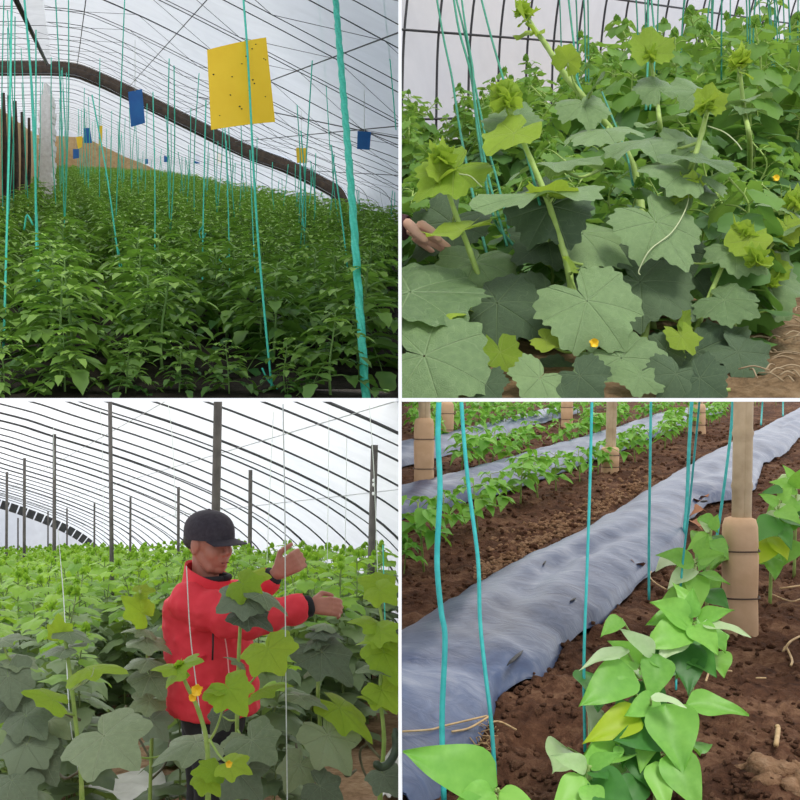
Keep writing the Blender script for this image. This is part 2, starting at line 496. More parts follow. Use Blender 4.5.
# dark poles along the mud wall
for k, (u0, v0, u1, v1, d) in enumerate([(3, 93, 5, 190, 17.5), (9, 96, 10, 185, 18.5), (15, 101, 16, 178, 20), (22, 112, 22, 178, 22), (29, 118, 28, 172, 25)]):
    a = P(u0, v0, d); b = P(u1, v1, d); b.z = gz(b.x, d)
    m = MB(); m.tube(spline([b, (a + b) / 2 + Vector((0.02, 0, 0)), a], 4), [0.045 - 0.002 * i for i in range(9)], 7)
    tag(m.build('wooden_pole', M_darkwood), 'dark wooden pole standing against the tan mud wall', 'pole', 'poles along the mud wall')

# ---- tomato plants
def leaflet(m, M, L, W, fold, curl, tone, hi=True):
    st_ = (0.0, 0.12, 0.32, 0.48, 0.68, 0.86, 1.0) if hi else (0.0, 0.4, 1.0)
    wd = (0.02, 0.62, 0.95, 0.74, 0.70, 0.28, 0.0) if hi else (0.1, 0.95, 0.0)
    V = []
    for t, w in zip(st_, wd):
        y = t * L; z = -curl * t * t * L
        V += [(-w * W / 2, y, z + fold * w * W / 2), (0, y, z), (w * W / 2, y, z + fold * w * W / 2)]
    Fc = []
    for i in range(len(st_) - 1):
        a = i * 3; b = a + 3
        Fc += [(a, a + 1, b + 1, b), (a + 1, a + 2, b + 2, b + 1)]
    m.add([M @ Vector(p) for p in V], Fc, tone=tone)

def compound_leaf(m, ms, base, dirv, L, r_, tone, hi=True, droop=0.5):
    d = Vector(dirv).normalized(); side = d.cross(UP).normalized()
    pts = []
    for k in range(6):
        t = k / 5
        pts.append(base + d * L * t - UP * droop * L * t * t)
    if ms is not None: ms.tube(pts, [0.0045 - 0.0006 * k for k in range(6)], 4, cap=False)
    for k, t in enumerate((0.35, 0.58, 0.80)):
        i = int(t * 5); p = pts[i].lerp(pts[min(i + 1, 5)], t * 5 - i)
        for sg in (-1, 1):
            dd = (d * 0.55 + side * sg * 0.9 - UP * 0.18 + Vector((r_.uniform(-.15, .15),) * 3)).normalized()
            M = orient(p, p + dd * 0.1, UP + side * sg * r_.uniform(-.2, .5) + d * 0.2)
            M = Matrix.Translation(M.translation) @ (M.to_3x3() * 10).to_4x4()
            q = L * (0.46 if k < 2 else 0.38) * r_.uniform(.85, 1.15)
            leaflet(m, M, q, q * 0.66, r_.uniform(0.1, 0.5), r_.uniform(0.1, 0.5), tone + r_.uniform(-.1, .1), hi)
    dd = (d - UP * droop * 1.1).normalized()
    M = orient(pts[-1], pts[-1] + dd * 0.1, UP + d * 0.3); M = Matrix.Translation(M.translation) @ (M.to_3x3() * 10).to_4x4()
    leaflet(m, M, L * 0.48, L * 0.32, 0.25, 0.4, tone, hi)

def tomato_mesh(seed, H=0.46, n=15, hi=True):
    r_ = random.Random(seed); m = MB(); ms = MB()
    top = Vector((r_.uniform(-.04, .04), r_.uniform(-.04, .04), H))
    stem = [Vector((0, 0, -0.03)), Vector((r_.uniform(-.02, .02), 0.01, H * .35)), top * 0.8, top]
    ms.tube(spline(stem, 4), [0.008 - 0.0004 * k for k in range(13)], 6)
    for k in range(n):
        t = (k + 0.7) / n
        z = H * (0.12 + 0.88 * t); an = k * 2.4 + r_.uniform(-.4, .4)
        L = lerp(0.27, 0.12, t ** 1.5) * r_.uniform(.85, 1.15)
        up = lerp(0.15, 0.9, t)
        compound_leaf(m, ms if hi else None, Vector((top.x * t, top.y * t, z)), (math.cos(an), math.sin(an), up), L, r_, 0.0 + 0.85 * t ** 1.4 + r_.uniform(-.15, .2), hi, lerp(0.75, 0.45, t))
    return m, ms

tom_src = []
for k in range(6):
    m, ms = tomato_mesh(100 + k)
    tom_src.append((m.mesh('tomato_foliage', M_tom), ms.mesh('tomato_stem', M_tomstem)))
lowm = [tomato_mesh(200 + k, 0.46, 11, False)[0] for k in range(4)]

spots = []
r_ = random.Random(5)
for row in range(13):
    x = -0.54 + row * 0.5
    s = 5.22 + (row % 2) * 0.15
    while s < 72:
        xx = x + r_.uniform(-.07, .07); ss = s + r_.uniform(-.1, .1)
        p = T(ss, xx, -1.0); u = 400 + F * p.x / p.y
        if -45 < u < 400 and p.x < -0.07: spots.append((ss, xx, p))
        s += (0.36 if s < 14 else 0.42 if s < 26 else 0.6)
HOLLOW = [(88, 300, 20, 15), (104, 352, 18, 14), (282, 330, 12, 10), (190, 292, 14, 9), (165, 345, 12, 10), (340, 360, 16, 18), (120, 262, 12, 6)]
def hollow(p):
    q = p + UP * .22; u, v = 400 + F * q.x / q.y, 400 - F * q.z / q.y
    return any(((u - a) / c_) ** 2 + ((v - b) / d_) ** 2 < 1 for a, b, c_, d_ in HOLLOW)
spots = [q for q in spots if not hollow(q[2]) and not (345 < 400 + F * q[2].x / q[2].y < 388 and q[2].y < 5.75)]
spots.sort(key=lambda q: q[2].y)
for x in (-0.75, -0.5, -0.25, 0.0, 0.25, 0.48, 0.7, 0.95, 1.15, 1.35, 1.55):                      # small plants along the open edge
    ss = 5.08 + r_.uniform(0, .05); p = T(ss, x, -1.0)
    if p.x < -0.20: spots.insert(0, (ss, x, p))
small = [q[2] for q in spots if q[0] < 5.14]
near, far = spots[:300], spots[300:]
protos = []
for i, (ss, xx, p) in enumerate(near):
    k = r_.randrange(6); sc = r_.uniform(0.82, 1.12) * (r_.uniform(.5, .85) if p in small else 1.12 if p.y < 8 else 1.0)
    if i < 14: lab, grp = 'tomato plant in the front edge of the packed rows under the sticky cards', 'tomato plants at the front of the rows'
    else: lab, grp = 'bushy green tomato plant within the packed rows under the arched film', 'tomato plants in the rows'
    e = thing('tomato_plant', lab, 'tomato plant', p, grp); e.rotation_euler = (0, 0, r_.uniform(0, 6.28)); e.scale = (sc, sc, sc)
    for nm, me in (('foliage', tom_src[k][0]), ('stem', tom_src[k][1])):
        o = bpy.data.objects.new(nm, me); COL.objects.link(o); o.parent = e
m = MB()
for ss, xx, p in far:
    a = r_.uniform(0, 6.28); sc = r_.uniform(.85, 1.15)
    m.merge(lowm[r_.randrange(4)], Matrix.Translation(p) @ Matrix.Rotation(a, 4, 'Z') @ Matrix.Scale(sc * (1.0 if ss < 40 else 1.15), 4))
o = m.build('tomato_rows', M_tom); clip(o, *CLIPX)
tag(o, 'mass of tomato plants in the rows running back to the far gable', 'tomato plants', kind='stuff')

# ---- strings
def string(name, pts, r, label, group=None, mat=None, n=5, sub=5, extra=None):
    m = MB(); m.tube(spline(pts, sub), r, n)
    if extra: 
        for e in extra: m.tube(spline(e, 5), (r if not hasattr(r, '__len__') else r[0]) * 0.8, n)
    return tag(m.build(name, mat or M_twine), label, 'string', group)

# thick foreground rope: three twisted strands
ax = spline([P(335, -8, 7.6), P(343, 90, 6.9), P(352, 200, 6.2), P(366, 399.5, 5.33)], 14)
rope = thing('plastic_rope', 'thick turquoise rope slanting down in front of the tomato rows', 'rope', ax[-1])
for k in range(3):
    pts = []; rr = []
    for i, p in enumerate(ax):
        t = i / (len(ax) - 1); rad = 0.0095; a = t * 40 + k * 2.094
        pts.append(p + Vector((math.cos(a), math.sin(a), 0)) * rad); rr.append(0.0125)
    m = MB(); m.tube(pts, rr, 7); m.build('strand', M_twine, rope)

def gtop(u, v, d):
    return P(u, v, d)
NAMED = [
    ([(243, -6, 5.9), (248, 60, 5.75), (256, 210, 5.6), (266, 330, 5.45), (273, 396, 5.4)], 0.0055, 'twine hanging over the big yellow card and down to the plants', [[(262, 368, 5.42), (268, 380, 5.42), (278, 390, 5.42)]]),
    ([(12, -6, 6.6), (9, 150, 6.4), (5, 300, 6.2), (2.5, 396, 6.0)], 0.0065, 'twine hanging at the edge of the rows beside the mud wall', [[(3, 372, 6.0), (9, 378, 6.0), (14, 388, 6.0), (10, 396, 6.0)]]),
    ([(24, -6, 8), (34, 120, 7.6), (37, 250, 7.4), (45, 340, 7.2)], 0.0075, 'twine in the bunch by the mud wall, slanting to a plant', [[(24, 230, 7.4), (27, 215, 7.4), (33, 225, 7.4)]]),
    ([(36, 30, 8), (36, 200, 7.6), (36.5, 396, 6.5)], 0.005, 'long twine in the bunch by the mud wall, straight to the bed', None),
    ([(29, 40, 9), (34, 150, 8.6), (40, 290, 8.2)], 0.006, 'short twine in the bunch by the mud wall, tied low', None),
    ([(92, 95, 9.5), (106, 170, 9), (116, 240, 8.8), (128, 330, 8.5)], 0.006, 'slanting twine over a dark furrow, between the mud wall and the hanging blue card', [[(115, 238, 8.8), (119, 252, 8.8), (122, 268, 8.8)]]),
    ([(153, 92, 10), (155, 200, 9.5), (154, 350, 8.5)], 0.005, 'straight twine reaching a plant beneath the hanging blue card', None),
    ([(206, 100, 9.5), (203, 230, 9), (202, 338, 8.3)], 0.0055, 'twine with a knotted loop hanging beside the big yellow card', [[(203, 226, 9), (199, 232, 9), (202, 240, 9), (206, 233, 9)]]),
    ([(225, 128, 10), (228, 200, 9.7), (230, 292, 9.3)], 0.005, 'twine with a loose tail below the big yellow card', [[(228, 256, 9.5), (222, 262, 9.5), (218, 258, 9.5)]]),
    ([(300, 162, 12), (303, 220, 11.5), (309, 272, 11)], 0.006, 'twine with a frayed knot under the small yellow card', [[(306, 240, 11.3), (302, 258, 11.3), (308, 246, 11.3), (310, 262, 11.3)]]),
    ([(331, 145, 9.5), (342, 220, 9), (352, 310, 8.6)], 0.006, 'twine hanging just behind the thick turquoise rope', None),
    ([(250, 150, 9), (253, 230, 8.8), (258, 330, 8.2)], 0.0045, 'thin twine behind the string of the big yellow card', None),
    ([(318, -6, 13), (325, 70, 13), (330, 150, 12.5)], 0.005, 'thin twine between the small yellow card and the rope, up to the arches', None),
    ([(383, -6, 10), (390, 60, 10), (396, 130, 10)], 0.005, 'twine by the white partition above the blue card', None),
]
for pts, r, lab, ex in NAMED:
    string('support_string', [P(*q) for q in pts], r, lab, extra=[[P(*q) for q in e] for e in ex] if ex else None)
r_ = random.Random(21)
for i in range(150):
    ss, xx, p = spots[r_.randrange(60, min(len(spots), 1200))]
    if p.y > 45: continue
    d = p.y
    hroof = np.interp(xx, [q[0] for q in RP], [q[1] for q in RP]) - 0.3
    top = T(ss, xx + r_.uniform(-.1, .1), hroof if r_.random() < .5 else max(hroof - r_.uniform(0.2, .7), 0.1))
    if top.z - p.z < 0.7: continue
    bot = p + Vector((r_.uniform(-.03, .03), 0, 0.3))
    if top.x > -0.05 or bot.x > -0.05: continue
    string('support_string', [top, (top + bot) / 2 + Vector((r_.uniform(-.03, .03), 0, 0)), bot], 0.0042 + 0.00012 * d,
           'fine turquoise twine hanging from the arches to a tomato plant in the rows', 'twines over the tomato rows', n=4)

# ---- sticky cards
def card(c, d, mat, label, bend=0.0, bugs=0, tname='sticky_card', dd=0.0, cat='sticky card', hang=True):
    """c: picture corners TL TR BR BL"""
    A, B_, C_, D = [P(u, v, d + (dd if i in (1, 2) else 0)) for i, (u, v) in enumerate(c)]
    n = (B_ - A).cross(D - A).normalized()
    e = thing(tname, label, cat, (A + B_) / 2)
    m = MB(); nu, nv = 8, 6; front = []; 
    for i in range(nv + 1):
        row = []
        for j in range(nu + 1):
            a = i / nv; b = j / nu
            p = A.lerp(B_, b).lerp(D.lerp(C_, b), a)
            p = p + n * bend * math.sin(math.pi * b) * (A - B_).length
            row.append(p)
        front.append(row)
    m.grid(front); back = [[p - n * 0.003 for p in row] for row in front]
    m.grid([row[::-1] for row in back])
    for (fa, ba) in ((front[0], back[0]), (front[-1], back[-1])): m.grid([fa, ba])
    m.grid([[r[0] for r in front], [r[0] for r in back]]); m.grid([[r[-1] for r in front], [r[-1] for r in back]])
    m.build('sheet', mat, e)
    r2 = random.Random(3)
    for k in range(bugs):
        i = r2.uniform(.05, .95); j = r2.uniform(.05, .95)
        p = A.lerp(B_, j).lerp(D.lerp(C_, j), i) + n * (bend * math.sin(math.pi * j) * (A - B_).length) 
        m = MB(); q = r2.uniform(.003, .006); m.ellipsoid(p - n * (0.003 if n.y > 0 else -0.001), (q, q * 0.6, q * 0.7), nu=6, nv=4); m.build('insect', M_bug, e)
    if hang:
        m = MB(); mid = (A + B_) / 2; m.tube([mid - Vector((0, 0, 0.01)), mid + Vector((0, 0, 0.55))], 0.003, 4); m.build('hanger', M_twine_pale, e)
    return e
card([(207, 50), (266, 37.5), (275, 122), (211, 130)], 5.75, M_yellow, 'big yellow sticky card speckled with insects, hung on a twine', bend=-0.06, bugs=16, dd=0.1, hang=False)
card([(128, 92), (142, 89), (145, 123), (131, 127)], 13, M_blue, 'blue sticky card hanging by itself under the dark arched gap', dd=0.1, bend=0.03)
card([(357.5, 131), (371, 132), (369.5, 150), (357, 149)], 12, M_blue, 'blue sticky card hanging between the thick rope and the white partition', dd=0.1)
card([(296, 148), (307, 148), (307, 163), (297, 163)], 16, M_yellow, 'small yellow sticky card hanging below the end of the dark gap')
card([(84, 128), (90, 128), (92, 143), (84.5, 143)], 27, M_blue, 'blue sticky card above the row by the white pillar, higher of two')
card([(73, 149), (79, 149), (79, 158), (73, 159)], 34, M_blue, 'blue sticky card above the row by the white pillar, lower of two')
card([(76, 137), (82.5, 136), (82, 147), (78, 149)], 33, M_yellow, 'yellow sticky card tilted between two blue cards near the white pillar')
card([(99, 126), (102.5, 125.5), (102, 145), (98.5, 146)], 28, M_yellow, 'thin yellow sticky card seen edge-on near the white pillar')
card([(194, 155), (200, 155), (200, 163.5), (194, 163.5)], 38, M_blue, 'tiny far blue sticky card, rightmost of three in a line over the middle rows')
card([(216.5, 153.5), (222, 154), (221, 164), (217, 163.5)], 37, M_yellow, 'tiny far yellow sticky card beyond the big yellow card')
card([(250, 154), (254, 154), (254, 163), (250, 163)], 37, M_twine, 'tiny far teal sticky card beyond the big yellow card')
card([(164, 155), (168, 155), (167.5, 162), (164, 162)], 44, M_blue, 'tiny far blue sticky card, middle of three in a line over the middle rows')
card([(145, 159), (148, 159), (148, 164), (145, 164)], 48, M_blue, 'tiny far blue sticky card, leftmost of three in a line over the middle rows')

confine([o for o in COL.objects if o.name not in ('wall_middle', 'trim_1')], [(CLIPX[0], Vector((-1, 0, 0))), (Vector((0, 0, 0.003)), Vector((0, 0, 1)))])

# ================================================================== house with young melon vines (upper bay, hand reaching in)
mark = set(COL.objects)
M_mel = leaf_mat('melon_leaf', (0.075, 0.15, 0.05), (0.29, 0.43, 0.18), (0.36, 0.50, 0.25), trans=0.22, tcol=(0.3, 0.5, 0.08), rough=0.38, spec=0.6)
M_mel_lime = leaf_mat('young_melon_leaf', (0.22, 0.38, 0.03), (0.44, 0.60, 0.07), (0.50, 0.62, 0.17), trans=0.4, tcol=(0.5, 0.65, 0.06), rough=0.5)
M_mel_dark = leaf_mat('dark_melon_leaf', (0.035, 0.07, 0.035), (0.11, 0.17, 0.08), (0.18, 0.25, 0.13), trans=0.12, rough=0.5)  # darker copy of the melon leaf colour
M_mel_far = leaf_mat('melon_foliage', (0.018, 0.065, 0.018), (0.15, 0.30, 0.085), (0.3, 0.4, 0.2), trans=0.3, tcol=(0.24, 0.48, 0.06), rough=0.45, veins=False)
M_vine = simple('melon_vine', (0.28, 0.42, 0.08), 0.55, (0.42, 0.55, 0.16), scale=30)
M_tendril = simple('tendril', (0.45, 0.52, 0.28), 0.5, (0.55, 0.6, 0.35))
M_flower = simple('yellow_flower', (0.85, 0.50, 0.01), 0.5, (0.9, 0.62, 0.03))
M_twine_dk = simple('green_twine', (0.02, 0.20, 0.12), 0.6, (0.05, 0.32, 0.2), scale=60)
M_soil_tan = soil_mat('tan_soil', (0.10, 0.06, 0.03), (0.25, 0.16, 0.085), (0.42, 0.30, 0.18), 7.0, 0.8)
M_filmB = film_mat('melon_house_film', (1.0, 0.955, 0.945), clear=0.32, trans=0.95, rough=0.4)
M_roll = simple('rolled_film', (0.42, 0.39, 0.36), 0.6, (0.6, 0.57, 0.54), scale=5)
M_twig = simple('dry_twig', (0.25, 0.17, 0.09), 0.8, (0.42, 0.32, 0.2))

SB = 0.25
def gB(x, y): return SB * (y - 2.4)
def GB(u, v):
    """ground point of the melon house at a picture position"""
    t = (400 - v) / F; y = SB * 2.4 / (SB - t)
    return Vector(((u - 400) / F * y, y, SB * (y - 2.4)))
m = MB(); r_ = random.Random(3)
m.grid([[Vector((-0.0 + j * 0.12, 2.4 + i * 0.12 + 0, gB(0, 2.4 + i * 0.12) + (0 if i == 0 else r_.uniform(0, .035)))) for j in range(60)] for i in range(110)])
tag(m.build('floor', M_soil_tan), kind='structure')
# back film with arches
wa = P(398, 400, 9.0); wb = P(840, 400, 17.0); wd = (wb - wa); wd.z = 0
m = MB(); G = []
PB = [(0, -0.2), (0.0, 0.6), (0.03, 1.2), (0.14, 1.75), (0.4, 2.3), (0.9, 2.9), (1.6, 3.3)]   # towards the camera, up
nrm = Vector((wd.y, -wd.x, 0)).normalized()
def W(t, k, up): 
    p = wa + wd * t; return Vector((p.x, p.y, gB(0, p.y))) + nrm * k + UP * up
PBs = [(q.x, q.y) for q in spline([Vector((a, b, 0)) for a, b in PB], 4)]
m.grid([[W(i / 30, k - 0.02, u_ + 0.01 * math.sin(i * 1.7)) for k, u_ in PBs] for i in range(31)])
tag(m.build('wall_back', M_filmB), kind='structure')
fr = thing('greenhouse_frame', 'dark steel arches and rails in front of the white film behind the melon vines', 'frame', W(0.5, 0, 0))
for i in range(24):
    t = 0.005 + 0.99 * i / 23
    m = MB(); m.tube([W(t, k, u_) for k, u_ in PBs], 0.011, 6); m.build('arch_rib', M_rib, fr)
for h in (0.45, 1.12, 1.55, 2.02):
    kk = np.interp(h, [q[1] for q in PBs], [q[0] for q in PBs]) + 0.02
    m = MB(); m.tube([W(t / 10, kk, h) for t in range(11)], 0.010, 6); m.build('rail', M_rib, fr)
# rolled-up film at the top left
m = MB(); m.tube([W(-0.0 + t * 0.03, 0.38 + 0.02 * math.sin(t), 2.02 + 0.02 * math.sin(t * 1.7)) for t in range(13)], [0.16 + 0.03 * math.sin(t * 1.3) for t in range(13)], 10)
tag(m.build('film_roll', M_roll), 'grey rolled-up film along the top rail of the white back film', 'film roll')

# ---- leaf meshes shared by the melon vines
mel_me = [leaf_mb(300 + k, seg=96, rings=8, tn=11, teeth=0.04, notch=0.62, droop=0.10 + 0.12 * (k % 3), ripple=0.10 + 0.03 * (k % 2), tone=0.25 + 0.12 * k).mesh('melon_leaf', M_mel) for k in range(5)]
mel_small = [leaf_mb(320 + k, seg=30, rings=5, droop=-0.2 + 0.1 * k, ripple=0.13, teeth=0.06, tn=8, tone=0.3 + 0.15 * k).mesh('young_leaf', M_mel_lime) for k in range(3)]
CAM = (0, -0.75, 0.65); TOPL = (0, -0.22, 0.97)

def petiole(root, a, b, r=0.005, mat=None, name='leaf_stalk', sag=0.25):
    m = MB(); L = (b - a).length
    mid = a.lerp(b, 0.5) + Vector((0, 0, -sag * L * 0.4 if b.z < a.z else -sag * L * 0.5))
    m.tube(spline([a, mid, b], 6), [r * (1 - 0.03 * k) for k in range(13)], 6)
    return m.build(name, mat or M_vine, root)

def bud(root, c, s, seed, mat=None, n=6):
    r2 = random.Random(seed); m = MB()
    for k in range(n):
        an = k * 2.4; d = Vector((math.cos(an) * 0.7, math.sin(an) * 0.7, 0.9 - 0.25 * k * 0.5)).normalized()
        M = orient(c, c + d * s * r2.uniform(.5, 1.0), Vector((-d.x, -d.y, 0.6)), 0.8)
        m.merge(leaf_mb(seed + k, seg=20, rings=3, droop=-0.45, ripple=0.16, teeth=0.07, tn=6), M, tone=r2.uniform(.2, .8))
    return m.build('shoot_tip', mat or M_mel_lime, root)

def vine(name, label, stem, r0, r1, leaves=(), buds=(), tendrils=(), flowers=(), cat='melon plant', group=None, mats=None, mes=None, small=None, leafname='leaf', stemname='vine', shrink=1.0, dk=1.0, foot=None):
    """stem: picture points with depth, from the ground up; leaves: (att u,v,d, tip u,v,d, width, hint, kind, stem node u,v,d or None)"""
    sc_ = lambda q: (q[0], q[1], q[2] * dk)
    stem = [P(*sc_(q)) if not isinstance(q, Vector) else q for q in stem]
    if foot is not None: stem[0] = foot(stem[1])
    pts = spline(stem, 6)
    root = thing(name, label, cat, pts[0], group)
    m = MB(); n = len(pts); m.tube(pts, [lerp(r0, r1, k / (n - 1)) * (1 + 0.12 * (k % 6 == 0)) for k in range(n)], 8); m.build(stemname, (mats or {}).get('stem', M_vine), root)
    for i, (a, t, w, hint, kind, node) in enumerate(leaves):
        A = P(*sc_(a)); Tt = A.lerp(P(*sc_(t)), shrink * ((.76 if kind == 'lime' else .92) if mes is None else 1.0))
        if kind in ('lime', 'small') and (A - Tt).length < 0.11: me = (small or mel_small)[i % len(small or mel_small)]
        else: me = (mes or mel_me)[(i * 3 + len(label)) % len(mes or mel_me)]
        mat = (mats or {'lime': M_mel_lime, 'dark': M_mel_dark, 'mel': M_mel, 'small': M_mel_lime})[kind]
        place(leafname, me, orient(A, Tt, hint, w), root, mat)
        if node is None:
            q = min(pts, key=lambda p: (p - A).length)
        else: q = P(*sc_(node))
        if (q - A).length > 0.008: petiole(root, q, A + Vector((0, 0.002, -0.004)), max(0.0028, r1 * 0.8), (mats or {}).get('stalk', M_vine))
    for c, s, sd in buds: bud(root, P(*c), s, sd, (mats or {}).get('bud'))
    for pl in tendrils:
        m = MB(); m.tube(spline([P(*q) for q in pl], 8), 0.0016, 5); m.build('tendril', M_tendril, root)
    for c, s in flowers:
        m = MB(); c = P(*c)
        for k in range(5):
            an = k * 1.2566 + 0.3; d = Vector((math.cos(an), -0.5, math.sin(an)))
            M = orient(c, c + d.normalized() * s, (0, -1, 0.2), 0.7)
            m.merge(leaf_mb(k, seg=12, rings=3, lobes=(), teeth=0, droop=-.2, ripple=.05), M, tone=0.3)
        m.build('flower', M_flower, root)
    return root

c, tp = CAM, TOPL
vine('melon_vine', 'low trailing melon vine whose leaves line the front edge under the bigger leaves', [Vector((.05, 2.5, .03)), (440, 393, 2.47), (500, 392, 2.47), (560, 391, 2.47), (620, 391, 2.47), (680, 391, 2.47), (730, 390, 2.47)], 0.006, 0.004,
     [((486, 384, 2.42), (500, 400, 2.39), 1.3, (0, -.9, .4), 'dark', None), ((540, 378, 2.42), (520, 399, 2.39), 1.3, (0, -.9, .4), 'mel', None),
      ((580, 376, 2.42), (606, 398, 2.39), 1.2, (0, -.9, .4), 'dark', None), ((560, 384, 2.42), (566, 400, 2.39), 1.4, (0, -.9, .4), 'dark', None), ((676, 374, 2.42), (660, 399, 2.39), 1.2, (0, -.9, .4), 'dark', None),
      ((700, 378, 2.42), (728, 398, 2.39), 1.2, (0, -.9, .4), 'dark', None), ((640, 376, 2.42), (634, 398, 2.39), 1.3, (0, -.9, .4), 'mel', None)])
vine('melon_vine', 'melon vine with a huge flat leaf at the front corner under the hand', [GB(430, 396), (436, 380, 2.55), (440, 360, 2.6), (428, 330, 2.62), (408, 300, 2.62)], 0.008, 0.005,
     [((424, 356, 2.42), (506, 380, 2.375), 1.08, (-.1, -.8, .55), 'mel', None),
      ((410, 292, 2.6), (474, 264, 2.75), 1.0, (0, -.45, .9), 'mel', None),
      ((408, 305, 2.62), (432, 272, 2.9), .8, tp, 'lime', None),
      ((500, 352, 2.52), (512, 384, 2.48), .9, c, 'lime', (480, 370, 2.56)),
      ((520, 395, 2.5), (555, 380, 2.52), 1.0, c, 'mel', (480, 390, 2.56)),
      ((404, 346, 2.6), (404, 320, 2.6), .9, c, 'dark', None), ((470, 385, 2.5), (430, 400, 2.46), 1.0, c, 'mel', None), ((478, 392, 2.55), (520, 404, 2.5), 1.2, c, 'dark', None), ((455, 318, 2.72), (490, 300, 2.75), 1.1, c, 'dark', None)])
vine('melon_vine', 'melon vine rising by the hand with lime leaves at its tip', [GB(500, 385), (494, 320, 2.78), (482, 286, 2.78), (470, 252, 2.78), (455, 212, 2.78), (446, 185, 2.78), (440, 166, 2.78)], 0.0085, 0.0045,
     [((440, 172, 2.76), (419, 148, 2.74), .95, c, 'lime', None), ((454, 170, 2.77), (402, 206, 2.7), .75, (.3, -.5, .9), 'lime', None),
      ((446, 176, 2.76), (459, 164, 2.7), .9, c, 'lime', None),
      ((497, 303, 2.66), (550, 332, 2.58), 1.0, (0, -.8, .6), 'dark', None), ((462, 230, 2.72), (412, 248, 2.66), .7, tp, 'lime', None),
      ((476, 262, 2.8), (455, 300, 2.7), .9, c, 'mel', None), ((450, 222, 2.95), (412, 260, 2.9), .9, c, 'dark', None)],
     buds=[((442, 160, 2.76), .05, 5)], tendrils=[[(459, 174, 2.76), (470, 176, 2.74), (478, 183, 2.72), (482, 187, 2.72)]])
vine('melon_vine', 'melon vine slanting up beside the green twines to a fuzzy pale tip', [GB(590, 385), (575, 320, 2.7), (569, 272, 2.7), (560, 240, 2.7), (546, 196, 2.72), (531, 160, 2.74), (519, 132, 2.76), (507, 104, 2.78)], 0.0095, 0.005,
     [((587, 301, 2.56), (632, 352, 2.5), 1.02, (0, -.85, .5), 'mel', (570, 275, 2.7)),
      ((621, 358, 2.52), (672, 396, 2.46), 1.0, (.1, -.8, .55), 'mel', (590, 330, 2.62)),
      ((514, 133, 2.72), (473, 160, 2.66), .7, (0, -.6, .8), 'lime', None), ((512, 122, 2.8), (530, 99, 2.85), .95, c, 'mel', None),
      ((548, 192, 2.68), (464, 204, 2.6), .62, tp, 'mel', None), ((551, 206, 2.72), (523, 250, 2.68), 1.0, c, 'dark', None),
      ((553, 196, 2.7), (556, 184, 2.6), 1.0, c, 'lime', None),
      ((573, 268, 2.64), (558, 258, 2.6), .9, c, 'lime', None), ((546, 340, 2.55), (570, 350, 2.52), 1.0, c, 'lime', (585, 350, 2.6)),
      ((549, 300, 2.75), (530, 345, 2.7), 1.0, c, 'dark', None), ((560, 372, 2.6), (536, 396, 2.55), 1.0, c, 'dark', None), ((580, 380, 2.58), (560, 405, 2.54), 1.2, c, 'dark', None), ((604, 250, 2.8), (640, 262, 2.75), 1.2, c, 'dark', None), ((548, 240, 2.85), (512, 262, 2.8), 1.1, c, 'dark', None)],
     buds=[((506, 104, 2.76), .06, 15), ((503, 98, 2.76), .05, 25)], flowers=[((594, 343, 2.52), .016), ((593, 396, 2.5), .012)],
     tendrils=[[(521, 126, 2.75), (532, 132, 2.72), (540, 138, 2.72)]])
vine('melon_vine', 'tallest melon vine, leaning far toward its tip before the white film', [GB(652, 330), (640, 200, 3.3), (625, 150, 3.3), (590, 105, 3.3), (565, 75, 3.3), (546, 45, 3.3), (531, 24, 3.3), (524, 8, 3.3)], 0.012, 0.006,
     [((568, 61, 3.26), (575, 36, 3.22), 1.1, c, 'lime', (580, 95, 3.3)), ((526, 22, 3.26), (514, 2, 3.2), 1.0, c, 'lime', None),
      ((528, 18, 3.26), (544, 3, 3.2), .6, c, 'lime', None), ((583, 104, 3.26), (592, 124, 3.2), 1.1, c, 'mel', None),
      ((592, 90, 3.26), (603, 70, 3.2), 1.0, c, 'mel', None), ((530, 34, 3.3), (510, 40, 3.25), .8, tp, 'lime', None),
      ((556, 163, 3.0), (606, 152, 2.85), .85, tp, 'mel', (600, 170, 3.2)), ((604, 130, 3.2), (572, 140, 3.1), .9, tp, 'mel', None),
      ((582, 234, 2.82), (640, 214, 2.9), .95, (0, -.55, .8), 'mel', (640, 240, 3.2))],
     buds=[((523, 12, 3.28), .05, 35)])
vine('melon_vine', 'melon vine ending in a cupped lime leaf, with a long pale tendril', [GB(640, 372), (655, 260, 2.85), (668, 218, 2.85), (681, 195, 2.85), (692, 165, 2.86), (702, 132, 2.88), (709, 104, 2.9)], 0.0095, 0.0055,
     [((709, 103, 2.86), (712, 76, 2.86), 1.05, (0, -.9, -.35), 'lime', None), ((706, 104, 2.84), (722, 92, 2.78), 1.0, c, 'lime', None),
      ((696, 92, 2.92), (662, 86, 2.9), .9, c, 'mel', None), ((656, 222, 2.72), (694, 270, 2.66), .95, (.1, -.8, .6), 'mel', None),
      ((688, 172, 2.8), (640, 146, 2.9), .85, tp, 'mel', None), ((694, 158, 2.8), (738, 166, 2.7), .8, tp, 'mel', None),
      ((684, 196, 2.8), (716, 186, 2.74), .9, c, 'lime', None), ((648, 140, 2.95), (612, 152, 2.85), .8, tp, 'mel', None),
      ((690, 150, 2.9), (662, 122, 2.95), .8, c, 'mel', None), ((690, 190, 2.84), (672, 166, 2.9), .9, c, 'mel', None)],
     buds=[((708, 108, 2.84), .045, 45), ((690, 190, 2.78), .05, 55)],
     tendrils=[[(690, 186, 2.8), (686, 208, 2.74), (672, 232, 2.7), (650, 250, 2.68), (639, 270, 2.68), (640, 275, 2.68)], [(708, 126, 2.86), (724, 132, 2.8), (736, 142, 2.78), (742, 150, 2.78)]])
